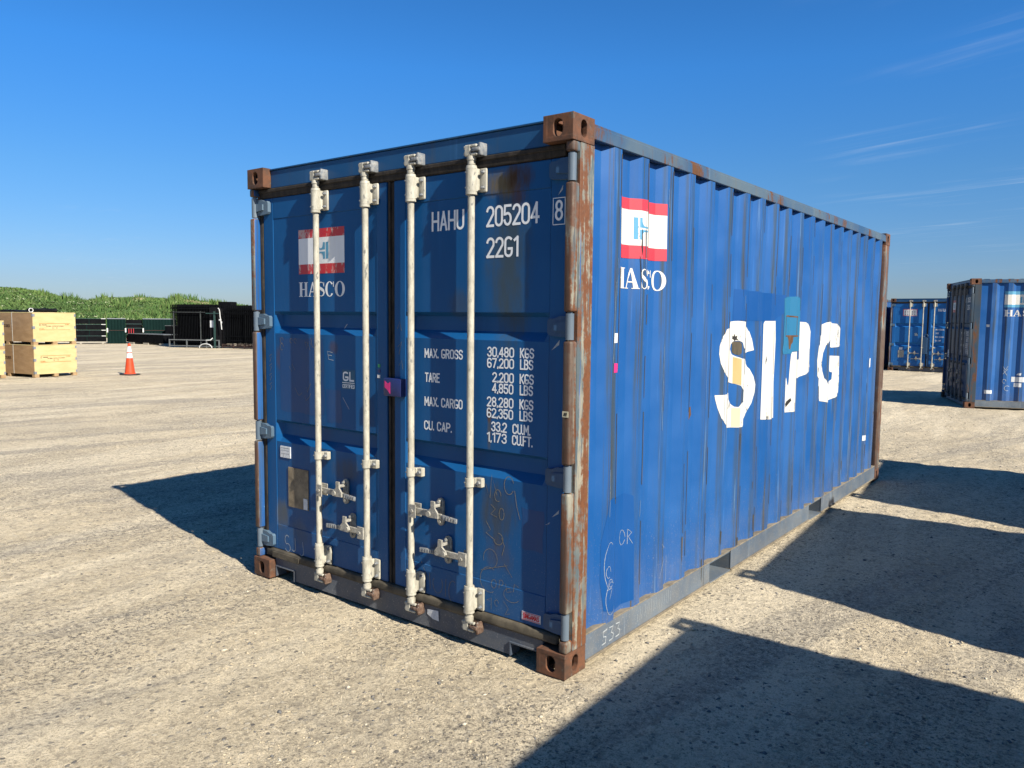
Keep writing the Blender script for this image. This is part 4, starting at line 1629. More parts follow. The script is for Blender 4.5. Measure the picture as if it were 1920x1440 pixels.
ME_FLAG = facing(mesh_of([MAT['red_door'], MAT['white'], MAT['cyan']], door_flag, 'flag_emblem'), DN)
ME_NAME = facing(mesh_of([MAT['white']], door_name, 'lettering'), DN)
WORDS = word_meshes(NUMBER + DATA) + [facing(mesh_of([MAT['white']], number_box, 'lettering'), DN)]
ME_BADGE = facing(mesh_of([MAT['teal_print'], MAT['white']], door_badge, 'sticker'), DN)

o = add('flag_emblem', ME_FLAG, DL)
o['label'] = 'faded red and white flag with light blue sign on the left door'
add('lettering', ME_NAME, DL)
add('lettering', ME_BADGE, DL)
for me_ in WORDS:
    add('lettering', me_, DR)


def door_patch(mb, quads, lift=-0.0008):
    for i, q in enumerate(quads):
        mb.faces([FN(x, z, lift + 0.0001 * i) for x, z in q], [tuple(range(len(q)))])


def wob(x0, x1, z0, z1, n=5, a=0.006):
    """rectangle with uneven brushed edges"""
    rr = random.Random(int(x0 * 1000 + z0 * 77))
    P = []
    for (ax, az), (bx, bz) in (((x0, z0), (x1, z0)), ((x1, z0), (x1, z1)), ((x1, z1), (x0, z1)), ((x0, z1), (x0, z0))):
        for i in range(n):
            t = i / n
            P.append((ax + (bx - ax) * t + rr.uniform(-a, a), az + (bz - az) * t + rr.uniform(-a, a)))
    return P


LIFT_PANEL = -0.0028   # panel faces sit 3 mm behind the stiles


def panel_fn(x, z, lift):
    return (x, DY + 0.0024 - lift, z)


def on_panel(quads, mat, name, parent, label=None):
    mb = MB([MAT[mat]])
    for i, q in enumerate(quads):
        mb.faces([panel_fn(x, z, 0.0001 * i) for x, z in q], [tuple(range(len(q)))])
    o = add(name, facing(mb.mesh(name, 0, recalc=False), DN), parent)
    if label:
        o['label'] = label
    return o


on_panel([wob(-2.215, -1.79, 1.09, 1.545, 7, 0.010)], 'dpatch_door', 'paint_patch', DL)
on_panel([wob(-1.770, -1.635, 1.055, 1.245, 5, 0.006)], 'dpatch_door', 'paint_patch', DL)
on_panel([wob(-0.305, -0.175, 0.56, 0.76, 5, 0.006)], 'dpatch_door', 'paint_patch', DR)

# stickers and plates on the doors
def mk(fn, mats, name, parent, label=None, smooth=0):
    mb = MB([MAT[m] for m in mats])
    fn(mb)
    o = add(name, mb.mesh(name, smooth), parent)
    if label:
        o['label'] = label
    return o


mk(lambda mb: plate(mb, -2.145, -1.947, 0.483, 0.735), ['board'], 'data_plate', DL, 'grimy brown data plate')
mk(lambda mb: plate(mb, -1.990, -1.952, 0.487, 0.555, 0.004), ['paper'], 'sticker', DL)


def label_sheet(mb):
    mb.mi = 0
    plate(mb, -2.222, -2.120, 0.790, 0.862)
    mb.mi = 1
    for z in (0.815, 0.835, 0.850):
        mb.box(-2.214, -2.130, DY - 0.0028, DY - 0.0021, z, z + 0.002)
    mb.box(-2.19, -2.188, DY - 0.0028, DY - 0.0021, 0.795, 0.815)


mk(label_sheet, ['paper', 'cam'], 'sticker', DL)
mk(lambda mb: plate(mb, -1.318, -1.298, 1.402, 1.420), ['green_sticker'], 'sticker', DL)
mk(lambda mb: plate(mb, -1.318, -1.298, 1.372, 1.390), ['navy'], 'sticker', DL)
mk(lambda mb: plate(mb, -1.322, -1.300, 1.342, 1.360), ['paper'], 'sticker', DL)


def lockbox(mb):
    mb.mi = 0
    mb.box(-1.226, -1.090, 0.012, 0.0585, 1.252, 1.350, 0.006, seg=2)
    mb.mi = 1
    mb.prism([(-1.213, 1.335), (-1.190, 1.320), (-1.171, 1.330), (-1.171, 1.265), (-1.190, 1.285), (-1.213, 1.300)], lambda u, v, w: (u, w, v), 0.0105, 0.0118)


mk(lockbox, ['navy', 'pink'], 'lock_cover', DR, 'small navy lock cover with a pink sticker over the door seam', 30)


def maker(mb):
    mb.mi = 0
    plate(mb, -0.295, -0.182, 0.207, 0.249)
    mb.mi = 1
    for a, b in (((-0.291, 0.2105), (-0.186, 0.2105)), ((-0.291, 0.2455), (-0.186, 0.2455))):
        ribbon(mb, [a, b], 0.003, FN, 0.0020)
    text(mb, 'SINGAMAS', -0.288, -0.189, 0.2155, 0.026, 0.0048, FN, 0.0020)


mk(maker, ['paper', 'redprint'], 'sticker', DR, 'small white sticker with red lettering low on the right door')
mk(lambda mb: mb.prism([(-0.927, 0.108), (-0.845, 0.118), (-0.840, 0.062), (-0.885, 0.064), (-0.928, 0.082)], lambda u, v, w: (u, 0.0505 - w * 0.001 - (u + 0.9) * 0.04, v), 0, 2), ['paper'], 'sticker', main).location = Vector((CW / 2, -CL / 2, 0))


# chalk and scratches on the doors
def scribble(mb):
    mb.mi = 0
    w = 0.0042
    S = [arc(-2.165, 0.262, 0.022, 0.030, 40, 250, 8) + arc(-2.160, 0.213, 0.026, 0.026, 90, -160, 9),
         [(-2.085, 0.285), (-2.080, 0.225)] + arc(-2.100, 0.222, 0.020, 0.022, 0, -150, 6),
         [(-2.010, 0.275), (-2.000, 0.215)] + arc(-2.022, 0.212, 0.022, 0.026, 0, -140, 6)]
    for st in S:
        ribbon(mb, st, w, FN, 0.0005, ext=False)
    for st in ([(-1.71, 1.47), (-1.755, 1.478), (-1.745, 1.43), (-1.700, 1.425)], [(-1.75, 1.455), (-1.715, 1.452)]):
        ribbon(mb, st, 0.0035, FN, 0.0005, ext=False)
    ribbon(mb, [(-1.62, 1.21), (-1.565, 1.145)], 0.003, FN, 0.0005, ext=False)
    ribbon(mb, [(-1.60, 1.615), (-1.575, 1.64)], 0.004, FN, 0.0005, ext=False)
    mb.mi = 1
    rr = random.Random(3)
    for i in range(9):
        x, z = -2.2 + rr.uniform(0, 0.33), 1.17 + rr.uniform(0, 0.36)
        st = [(x + 0.02 * k + rr.uniform(-0.012, 0.012), z + rr.uniform(-0.03, 0.03)) for k in range(4)]
        ribbon(mb, st, 0.0026, FN, 0.0006, ext=False)
    for a in (curl(-2.195, 1.53, 0.014, 0.018), curl(-2.195, 1.49, 0.016, 0.02), curl(-2.10, 1.53, 0.012, 0.014), curl(-2.06, 1.53, 0.012, 0.014)):
        ribbon(mb, a, 0.0026, FN, 0.0006, ext=False)
    # a column of marks up the left stile
    for k, z in enumerate((1.21, 1.27, 1.33, 1.39)):
        ribbon(mb, [(-2.32, z), (-2.30, z + 0.03), (-2.325, z + 0.034), (-2.30, z + 0.05)], 0.0028, FN, 0.0006, ext=False)


def scribble_r(mb):
    mb.mi = 0
    S = [[(-0.535, 0.85), (-0.505, 0.78), (-0.495, 0.90), (-0.46, 0.80)], curl(-0.455, 0.80, 0.02, 0.03), [(-0.50, 0.75), (-0.47, 0.73), (-0.50, 0.70), (-0.46, 0.69)], curl(-0.43, 0.71, 0.016, 0.03, 30, 380),
         curl(-0.385, 0.86, 0.03, 0.045, 20, 330), [(-0.35, 0.84), (-0.335, 0.76), (-0.315, 0.70)], [(-0.53, 0.66), (-0.50, 0.62), (-0.53, 0.60), (-0.47, 0.57)], curl(-0.45, 0.58, 0.03, 0.03, 90, -160),
         [(-0.43, 0.59), (-0.41, 0.55), (-0.425, 0.50)]]
    for st in S:
        ribbon(mb, st, 0.0034, FN, 0.0005, ext=False)
    S2 = [curl(-0.50, 0.47, 0.045, 0.05, -60, 200), [(-0.56, 0.40), (-0.47, 0.43), (-0.39, 0.455)], [(-0.41, 0.46), (-0.36, 0.40)], curl(-0.505, 0.36, 0.06, 0.065, 60, 300),
          curl(-0.475, 0.345, 0.016, 0.022, 0, 360), [(-0.44, 0.33), (-0.44, 0.37)] + arc(-0.43, 0.36, 0.014, 0.014, 90, -90, 6), [(-0.40, 0.36), (-0.39, 0.32), (-0.36, 0.33)], [(-0.35, 0.33), (-0.345, 0.37), (-0.32, 0.36)],
          curl(-0.36, 0.31, 0.05, 0.035, 100, 330), [(-0.52, 0.25), (-0.49, 0.27), (-0.49, 0.21)], curl(-0.455, 0.25, 0.012, 0.016), [(-0.41, 0.27), (-0.38, 0.24), (-0.40, 0.20), (-0.37, 0.215)]]
    for st in S2:
        ribbon(mb, st, 0.0024, FN, 0.0005, ext=False)
    S3 = [[(-0.985, 0.36), (-0.93, 0.27), (-0.965, 0.27)], [(-0.92, 0.31), (-0.915, 0.22)], curl(-0.86, 0.26, 0.035, 0.05, 150, 400), [(-0.80, 0.30), (-0.805, 0.20)], curl(-0.75, 0.24, 0.03, 0.06, 60, 280), [(-1.16, 1.62), (-1.145, 1.66), (-1.13, 1.61)],
          [(-1.16, 1.52), (-1.13, 1.55), (-1.15, 1.48)], [(-1.15, 1.42), (-1.13, 1.45), (-1.12, 1.40)]]
    for st in S3:
        ribbon(mb, st, 0.0026, FN, 0.0005, ext=False)
    mb.mi = 1
    for q in ([(-0.140, 1.535), (-0.095, 1.585), (-0.098, 1.562)], [(-0.125, 0.745), (-0.085, 0.785), (-0.086, 0.768)], [(-0.115, 2.245), (-0.088, 2.29), (-0.090, 2.268)], [(-0.165, 0.70), (-0.135, 0.72), (-0.140, 0.710)]):
        mb.faces([FN(x, z, 0.0003) for x, z in q], [(0, 1, 2)])


for f, p in ((scribble, DL), (scribble_r, DR)):
    mb = MB([MAT['chalk'], MAT['scratch']] if f is scribble else [MAT['scratch'], MAT['chalk']])
    f(mb)
    tag(add('chalk_mark', facing(mb.mesh('chalk_mark', 0, recalc=False), DN), p), kind='stuff')

# side prints
S_ = [(1.928, 1.674), (2.009, 1.679), (2.108, 1.674), (2.212, 1.639), (2.258, 1.608), (2.282, 1.551), (2.298, 1.481), (2.206, 1.463), (2.087, 1.5), (2.061, 1.535), (2.022, 1.55), (1.984, 1.549), (1.941, 1.526), (1.929, 1.496), (1.958, 1.465), (1.995, 1.449), (2.052, 1.433), (2.21, 1.419), (2.222, 1.387), (2.268, 1.354), (2.301, 1.303), (2.318, 1.246), (2.314, 1.188), (2.293, 1.118), (2.245, 1.041), (2.21, 1.013), (2.21, 0.97), (2.036, 0.977), (1.929, 0.984), (1.827, 1.013), (1.756, 1.063), (1.725, 1.13), (1.708, 1.183), (1.701, 1.213), (1.927, 1.212), (1.936, 1.168), (1.973, 1.135), (2.0, 1.117), (2.031, 1.113), (2.079, 1.136), (2.205, 1.166), (2.102, 1.221), (2.06, 1.249), (2.002, 1.267), (1.927, 1.282), (1.831, 1.315), (1.766, 1.358), (1.737, 1.411), (1.724, 1.47), (1.726, 1.521), (1.745, 1.58), (1.785, 1.625), (1.921, 1.65)]
I_ = [(2.546, 1.68), (2.788, 1.681), (2.801, 1.542), (2.78, 1.238), (2.798, 0.966), (2.532, 0.979), (2.533, 1.253), (2.535, 1.66)]
P_ = [(3.112, 1.444), (3.179, 1.448), (3.181, 1.385), (3.346, 1.378), (3.340, 1.615), (3.300, 1.678), (3.407, 1.673), (3.462, 1.64), (3.5, 1.598), (3.631, 1.308), (3.459, 1.267), (3.348, 1.236), (3.18, 1.241), (3.187, 0.982), (3.055, 0.981), (2.975, 1.185), (3.059, 1.25), (3.095, 1.179), (3.105, 1.363)]
G_ = [(3.909, 1.651), (3.959, 1.671), (4.012, 1.678), (4.248, 1.66), (4.32, 1.624), (4.479, 1.469), (4.196, 1.452), (4.05, 1.523), (3.968, 1.48), (3.941, 1.41), (3.932, 1.331), (3.94, 1.26), (3.962, 1.197), (4.048, 1.135), (4.188, 1.156), (4.219, 1.173), (4.222, 1.235), (4.191, 1.24), (4.100, 1.385), (4.476, 1.37), (4.483, 1.139), (4.479, 1.035), (4.25, 1.007), (4.188, 0.989), (4.055, 0.982), (3.922, 1.003), (3.904, 1.128), (3.733, 1.228), (3.712, 1.358), (3.746, 1.477), (3.915, 1.568)]
CR1 = [(1.977, 1.445), (2.047, 1.429), (2.056, 1.255), (1.981, 1.273)]
CR2 = [(1.979, 1.110), (2.054, 1.105), (2.057, 0.982), (1.981, 0.983)]
TEAL = [(2.866, 1.847), (2.914, 1.859), (3.142, 1.868), (3.202, 1.855), (3.22, 1.673), (3.300, 1.452), (3.121, 1.449), (3.112, 1.431), (2.869, 1.435), (2.863, 1.466), (2.87, 1.512), (2.872, 1.695)]
TR1 = [(2.905, 1.722), (3.00, 1.728), (3.17, 1.717), (3.17, 1.707), (3.05, 1.712), (2.905, 1.712)]
TR2 = [(2.905, 1.575), (3.19, 1.572), (3.19, 1.562), (3.125, 1.560), (3.120, 1.52), (3.105, 1.50), (3.100, 1.465), (3.088, 1.470), (3.080, 1.53), (3.060, 1.558), (2.905, 1.566)]
TR3 = [(2.905, 1.7115), (2.911, 1.7115), (2.911, 1.5755), (2.905, 1.5755)]
TR4 = [(3.150, 1.7065), (3.156, 1.7065), (3.156, 1.5735), (3.150, 1.5735)]
DK1 = [(1.977, 1.885), (2.278, 1.881), (2.574, 1.876), (2.889, 1.87), (2.873, 1.741), (2.77, 1.682), (2.255, 1.681), (1.97, 1.685)]
DK2 = [(0.384, 0.782), (0.423, 0.795), (0.46, 0.767), (0.585, 0.784), (0.64, 0.764), (0.649, 0.606), (0.656, 0.205), (0.52, 0.182), (0.354, 0.227), (0.334, 0.373), (0.337, 0.576)]
HOLE = [(3.119, 1.091), (3.129, 1.071), (3.075, 1.017), (3.054, 1.047), (3.087, 1.068)]
RS1 = [(1.968, 1.585), (1.978, 1.578), (1.984, 1.596), (1.990, 1.578), (2.006, 1.584), (2.002, 1.566), (2.016, 1.552), (1.996, 1.556), (1.984, 1.548), (1.976, 1.560), (1.962, 1.562)]
RS2 = [(1.962, 1.535), (1.980, 1.546), (2.020, 1.546), (2.048, 1.525), (2.045, 1.47), (2.020, 1.455), (1.985, 1.462), (1.964, 1.48)]


def side_part(name, polys, mats, label=None):
    o = part(name, wall_sheet(polys, [MAT[m] for m in mats]))
    if label:
        o['label'] = label
    return o


side_part('paint_patch', [(0, 0, DK1)], ['dpatch'], 'darker blue repainted band above the big white letters')
side_part('paint_patch', [(0, 0, DK2)], ['dpatch'], 'darker blue repainted patch low by the corner post')
for poly in (S_, I_, P_, G_):
    ps = [(0, 0.0004, poly)]
    if poly is S_:
        ps += [(1, 0.0010, CR1), (2, 0.0010, CR2), (4, 0.0014, RS1), (5, 0.0003, RS2)]
    if poly is P_:
        ps += [(4, 0.0012, HOLE)]
    side_part('lettering', ps, ['white_big', 'cream', 'cream2', 'rustpatch', 'black', 'browngrime'])
side_part('paint_patch', [(0, 0.0012, TEAL), (1, 0.0018, TR1), (1, 0.0018, TR2), (2, 0.0018, TR3), (2, 0.0018, TR4)], ['teal', 'rustpatch', 'browngrime'], 'teal touch up patch over the third white letter')


def side_flag_polys(y0=0.447, y1=0.931, dz=0.0):
    z0, z1, b0, b1 = 1.988, 2.295, 2.055, 2.232
    return [(0, 0.0004, [(y0, z0), (y1, z0 + 0.008), (y1, b0 + 0.006), (y0, b0)]), (1, 0.0004, [(y0, b0), (y1, b0 + 0.006), (y1, b1 + 0.005), (y0, b1)]),
            (0, 0.0004, [(y0, b1), (y1, b1 + 0.005), (y1, z1 + 0.004), (y0, z1 - 0.008)])]


EMB = []
for y0, y1, za, zb in ((0.606, 0.630, 2.088, 2.198), (0.640, 0.656, 2.148, 2.198), (0.640, 0.656, 2.088, 2.138)):
    EMB.append((2, 0.0008, [(y0, za), (y1, za), (y1, zb), (y0, zb)]))
EMB.append((2, 0.0008, [(0.6565, 2.148), (0.716, 2.148), (0.716, 2.156), (0.676, 2.158), (0.664, 2.166), (0.6565, 2.178)]))
EMB.append((2, 0.0008, [(0.6565, 2.138), (0.716, 2.138), (0.716, 2.130), (0.676, 2.128), (0.664, 2.120), (0.6565, 2.108)]))
side_part('flag_emblem', side_flag_polys() + EMB, ['red', 'white_big', 'cyan'], 'bright red and white flag with light blue sign on the side wall')


def side_word(y0, y1, z, hh):
    """serif word cut to the corrugation"""
    mb = MB()
    serif_word(mb, y0, y1, z, hh, lambda u, v, l: (l, u, v))
    polys = [(0, 0.0004 + f.verts[0].co.x, [(v.co.y, v.co.z) for v in f.verts]) for f in mb.bm.faces]
    mb.bm.free()
    return polys


side_part('lettering', side_word(0.447, 0.928, 1.838, 0.104), ['white_big'])
for i, (q, m) in enumerate((([(5.350, 0.492), (5.430, 0.490), (5.430, 0.543), (5.350, 0.545)], 'paper'), ([(0.399, 1.566), (0.431, 1.567), (0.431, 1.615), (0.399, 1.614)], 'paper'),
                            ([(0.404, 1.420), (0.436, 1.420), (0.440, 1.465), (0.405, 1.467)], 'pink'), ([(5.43, 1.222), (5.60, 1.222), (5.60, 1.31), (5.43, 1.312)], 'paper'), ([(5.45, 1.50), (5.50, 1.46), (5.52, 1.56), (5.47, 1.60)], 'navy'))):
    side_part('sticker', [(0, 0.0006, q)], [m])
# dark wet marks down the flag and grazes
side_part('scuff', [(0, 0.0014, [(0.652, 2.14), (0.658, 2.14), (0.662, 2.03), (0.655, 2.01), (0.648, 2.05)]), (0, 0.0014, [(0.690, 2.14), (0.696, 2.14), (0.700, 2.0), (0.692, 2.0)]),
                    (0, 0.0014, [(0.640, 2.005), (0.644, 2.0), (0.652, 1.90), (0.650, 1.84), (0.646, 1.92)])], ['black'])
for q in ([(1.33, 1.16), (1.37, 1.17), (1.38, 1.12), (1.35, 1.09), (1.32, 1.13)], ):
    side_part('rust_stain', [(0, 0.0008, q)], ['rustpatch'])
rr = random.Random(21)
rst = []
for k in range(3, 20):
    a = C0 + PITCH * k
    for _ in range(rr.choice((0, 1, 1, 2))):
        y = a + rr.uniform(0.0, 0.06)
        z = rr.choice((rr.uniform(0.2, 0.7), rr.uniform(0.2, 2.4)))
        ln, w = rr.uniform(0.03, 0.15), rr.uniform(0.006, 0.016)
        rst.append((0, 0.0009, [(y, z + w), (y + w * 0.8, z), (y + w * 0.4, z - ln), (y - w * 0.3, z - ln * 0.8), (y - w * 0.6, z)]))
tag(side_part('rust_stain', rst, ['browngrime']), kind='stuff')
# light scrape lines down the crests
scr = []
for k in range(0, 20):
    a = C0 + PITCH * k
    for _ in range(rr.choice((2, 3, 4, 5))):
        y = a + rr.uniform(0.004, 0.066)
        z1 = rr.uniform(0.6, 2.45)
        ln = rr.uniform(0.08, 0.5)
        z0 = max(0.2, z1 - ln)
        w = rr.uniform(0.0010, 0.0024)
        dx = rr.uniform(-0.006, 0.006)
        n = 5
        L = [(y + dx * t / n + rr.uniform(-0.0015, 0.0015), z1 + (z0 - z1) * t / n) for t in range(n + 1)]
        scr.append((rr.choice((0, 0, 1)), 0.0011, [(u - w, v) for u, v in L] + [(u + w * rr.uniform(0.2, 1), v) for u, v in L[::-1]]))
for k in range(0, 20):
    a = C0 + PITCH * k
    z = 2.48
    while z > 0.25:
        ln = rr.uniform(0.10, 0.55)
        if rr.random() < 0.62:
            w = rr.uniform(0.0014, 0.0034)
            scr.append((1, 0.0010, [(a + 0.0665 - w, z), (a + 0.0695, z), (a + 0.0695, z - ln), (a + 0.0665 - w * rr.uniform(0.2, 1), z - ln)]))
        z -= ln + rr.uniform(0.02, 0.25)
tag(side_part('scrape_line', scr, ['scrape', 'browngrime']), kind='stuff')
# chalk on the side and on the bottom rail
mb = MB([MAT['chalk']])
strokes_on_side(mb, [curl(0.40, 0.45, 0.045, 0.12, 60, 300, 16), curl(0.41, 0.28, 0.045, 0.085, 60, 320, 14), curl(0.385, 0.42, 0.02, 0.03), curl(0.405, 0.36, 0.018, 0.02), [(0.37, 0.33), (0.42, 0.33), (0.40, 0.28)],
                     curl(0.575, 0.55, 0.022, 0.04, 0, 340), [(0.61, 0.51), (0.61, 0.59), (0.635, 0.57), (0.615, 0.55), (0.64, 0.51)], [(0.95, 0.24), (1.06, 0.46)], [(0.98, 0.43), (1.05, 0.33)],
                     [(1.02, 0.30), (1.02, 0.22)] + arc(1.06, 0.22, 0.04, 0.06, 180, 340, 8) + [(1.10, 0.33)]], 0.0019)
tag(add('chalk_mark', facing(mb.mesh('chalk_mark', 0, recalc=False), (1, 0, 0)), main, Vector((CW / 2, -CL / 2, 0))), kind='stuff')
mb = MB([MAT['chalk']])
RF = lambda y, z, l: (-0.0015 + l, y, z)
for st in ([(0.385, 0.128), (0.345, 0.124), (0.348, 0.098), (0.375, 0.092), (0.370, 0.062), (0.335, 0.060)], [(0.405, 0.128), (0.445, 0.126), (0.425, 0.098), (0.450, 0.085), (0.440, 0.062), (0.405, 0.060)],
           [(0.470, 0.128), (0.510, 0.126), (0.490, 0.098), (0.515, 0.085), (0.505, 0.062), (0.470, 0.060)]):
    ribbon(mb, st, 0.006, RF, 0, ext=False)
for k in range(16):
    y = 0.70 + 0.026 * k + rr.uniform(-0.006, 0.006)
    ribbon(mb, [(y, 0.06 + rr.uniform(0, 0.02)), (y + 0.006, 0.10), (y + 0.002, 0.13 + rr.uniform(-0.02, 0.02))], 0.0025, RF, 0, ext=False)
tag(add('chalk_mark', facing(mb.mesh('chalk_mark', 0, recalc=False), (1, 0, 0)), main, Vector((CW / 2, -CL / 2, 0))), kind='stuff')
# sticker on the post nose
mk(lambda mb: (setattr(mb, 'mi', 0), mb.box(-0.040, -0.008, 0.0075, 0.0095, 1.235, 1.262), setattr(mb, 'mi', 1), text(mb, 'AV', -0.034, -0.014, 1.240, 0.017, 0.004, lambda x, z, l: (x, 0.0072 - l, z)))[0],
   ['cream2', 'black'], 'sticker', main).location = Vector((CW / 2, -CL / 2, 0))

# --- box with its doors to us, behind on the right
b2 = corner_root(-2.153, 27.899, -0.004, -0.079)
tag(b2, 'farther blue shipping container with sunlit doors facing us, partly behind another', 'shipping container', 'blue shipping containers in the yard')
dl2, dr2, part2 = build_container(b2)
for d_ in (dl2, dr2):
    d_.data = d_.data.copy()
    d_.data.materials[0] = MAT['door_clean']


def door_flag2(mb):
    mb.mi = 0
    mb.faces([FN(x, z, 0) for x, z in ((-2.03, 1.965), (-1.57, 1.965), (-1.57, 2.215), (-2.03, 2.215))], [(0, 1, 2, 3)])
    mb.mi = 1
    mb.faces([FN(x, z, 0.0008) for x, z in ((-2.01, 1.985), (-1.59, 1.985), (-1.59, 2.195), (-2.01, 2.195))], [(0, 1, 2, 3)])
    mb.mi = 2
    for k in range(5):
        for j in range(3):
            u, v = -1.98 + 0.075 * k, 2.0 + 0.06 * j
            mb.faces([FN(x, z, 0.0014) for x, z in ((u, v), (u + 0.05, v + 0.005), (u + 0.045, v + 0.035), (u + 0.01, v + 0.03))], [(0, 1, 2, 3)])


add('flag_emblem', facing(mesh_of([MAT['red_door'], MAT['white'], MAT['cam']], door_flag2, 'flag_emblem'), DN), dl2)
for me_ in WORDS:
    add('lettering', me_, dr2)
add('lettering', ME_BADGE, dl2)
mk(lambda mb: plate(mb, -2.135, -1.94, 0.48, 0.74), ['galv'], 'data_plate', dl2)
mk(lambda mb: plate(mb, -2.10, -1.99, 0.76, 0.84), ['paper'], 'sticker', dl2)


def seal_cover(mb):
    mb.box(-1.345, -1.2, 0.02, 0.056, 0.63, 1.20, 0.006)
    mb.box(-1.20, -1.13, 0.03, 0.056, 0.20, 1.20, 0.004)
    mb.tube([(-1.25 + 0.07 * math.cos(R(a)), 0.03, 1.27 + 0.06 * math.sin(R(a))) for a in range(0, 361, 45)], 0.012, 6)


mk(seal_cover, ['hinge_blue'], 'lock_cover', dl2, 'dark blue lock guard over the door seam', 30)

# --- shaded neighbour just behind it on the left
b4 = corner_root(-2.153 - CW - 0.32, 28.65, 0.0, -0.083)
tag(b4, 'shaded shipping container left of the farther one, mostly hidden by the big box', 'shipping container', 'blue shipping containers in the yard')
build_container(b4)

# --- box at the right edge, doors in shade
b3 = corner_root(-0.413, 15.095, -1.240, -0.035)
tag(b3, 'blue shipping container cut by the right edge, shaded doors and sunlit side', 'shipping container', 'blue shipping containers in the yard')
dl3, dr3, part3 = build_container(b3)
MAT['post_brown_shaded'] = paint('shaded_brown_worn_post_paint', (0.020, 0.042, 0.070), (0.040, 0.050, 0.056), rust=1.15, streak=0.7, streak_col=(0.05, 0.035, 0.025))  # brown worn post, also darkened in colour for the shaded door end
MAT['bar_shaded'] = simple('shaded_grey_bar_paint', (0.060, 0.066, 0.072), (0.11, 0.115, 0.115), 30, 0.6, 0.2)  # shade on the bars is put into this greyer, darker colour
MAT['door_shaded'] = paint('shaded_blue_door_paint', (0.002, 0.026, 0.078), (0.003, 0.032, 0.090), rust=0.1, dust=0.2, streak=0.2, spec=0.16)  # door blue darkened so the colour carries the shade on this end
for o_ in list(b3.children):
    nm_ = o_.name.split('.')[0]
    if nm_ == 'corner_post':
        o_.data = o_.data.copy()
        o_.data.materials[0] = MAT['post_brown_shaded']
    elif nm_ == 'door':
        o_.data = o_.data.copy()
        o_.data.materials[0] = MAT['door_shaded']
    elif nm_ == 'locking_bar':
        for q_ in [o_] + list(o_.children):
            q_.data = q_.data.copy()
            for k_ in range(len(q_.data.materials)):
                q_.data.materials[k_] = MAT['bar_shaded']
for me_ in WORDS:
    add('lettering', me_, dr3)
add('flag_emblem', ME_FLAG, dl3)
mk(lambda mb: plate(mb, -2.14, -1.95, 0.49, 0.73), ['galv'], 'data_plate', dl3)
mk(lambda mb: plate(mb, -2.24, -2.13, 0.93, 1.10), ['paper'], 'sticker', dl3)


def side3(name, polys, mats):
    return part3(name, wall_sheet(polys, [MAT[m] for m in mats]))


y0, y1 = 0.60, 1.32
side3('flag_emblem', [(0, 0.0004, [(y0, 2.02), (y1, 2.02), (y1, 2.075), (y0, 2.075)]), (1, 0.0004, [(y0, 2.075), (y1, 2.075), (y1, 2.27), (y0, 2.27)]), (0, 0.0004, [(y0, 2.27), (y1, 2.27), (y1, 2.335), (y0, 2.335)])] +
      [(2, 0.0008, [(a, 2.11), (a + 0.03, 2.11), (a + 0.03, 2.23), (a, 2.23)]) for a in (0.87, 0.915, 0.975, 1.02)] + [(2, 0.0008, [(0.946, 2.16), (0.974, 2.16), (0.974, 2.18), (0.946, 2.18)])], ['cyan', 'white_big', 'cyan'])
side3('lettering', side_word(0.60, 1.35, 1.845, 0.125), ['white_big'])
for q in ([(0.335, 0.30), (0.470, 0.30), (0.470, 0.37), (0.335, 0.375)], [(0.80, 0.55), (1.02, 0.55), (1.02, 0.65), (0.80, 0.65)], [(0.85, 0.45), (0.97, 0.45), (0.97, 0.53), (0.85, 0.53)],
          [(0.88, 0.69), (0.95, 0.68), (0.96, 0.73), (0.90, 0.72)], [(0.31, 1.63), (0.36, 1.63), (0.36, 1.68), (0.31, 1.68)]):
    side3('sticker', [(0, 0.0006, q)], ['paper'])
mb = MB([MAT['chalk']])
strokes_on_side(mb, [[(0.64, 0.85), (0.68, 0.78), (0.72, 0.86)], [(0.64, 0.70), (0.72, 0.80)], [(0.65, 0.78), (0.71, 0.68)], curl(0.67, 0.56, 0.03, 0.04), curl(0.73, 0.42, 0.05, 0.05, 40, 300)], 0.008)
tag(add('chalk_mark', facing(mb.mesh('chalk_mark', 0, recalc=False), (1, 0, 0)), b3, Vector((CW / 2, -CL / 2, 0))), kind='stuff')

# --- the row standing just outside the frame on the right, known by its shadows
for (px, py, dd, lab) in ((3.44, 0.41, 2.0, 'shipping container beside us on the right whose shadow lies nearest the camera'),
                          (3.245, 3.74, 3.7, 'shipping container on the right casting the middle one of three ground shadows'),
                          (3.05, 6.76, 7.0, 'shipping container on the right casting the shadow by the far bottom corner')):
    th = R(90 + dd)
    b = corner_root(px + math.sin(th) * CL, py - math.cos(th) * CL, th, 0.0)
    tag(b, lab, 'shipping container', 'blue shipping containers in the yard')
    build_container(b)


# ------------------------------------------------------------------ left: crates, cone, stacked fencing
MAT['ply'] = simple('pale_plywood', (0.39, 0.305, 0.140), (0.46, 0.368, 0.180), 3.0, 0.7, 0.1, stretch=(1, 1, 3.0), spots=((0.30, 0.19, 0.06), 0.66))
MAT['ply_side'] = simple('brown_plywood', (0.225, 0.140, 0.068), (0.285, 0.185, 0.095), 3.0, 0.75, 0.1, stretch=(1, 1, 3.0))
MAT['lumber'] = simple('skid_lumber', (0.24, 0.15, 0.07), (0.31, 0.21, 0.11), 8, 0.8, 0.2)
MAT['clip'] = simple('galvanised_clip', (0.18, 0.195, 0.215), (0.27, 0.28, 0.30), 20, 0.4, 0.1, 0.4)
MAT['ink'] = simple('dark_brown_ink', (0.05, 0.026, 0.012), (0.07, 0.035, 0.018), 20, 0.8)
MAT['orange_ink'] = simple('orange_ink', (0.34, 0.10, 0.02), (0.38, 0.13, 0.03), 20, 0.8)
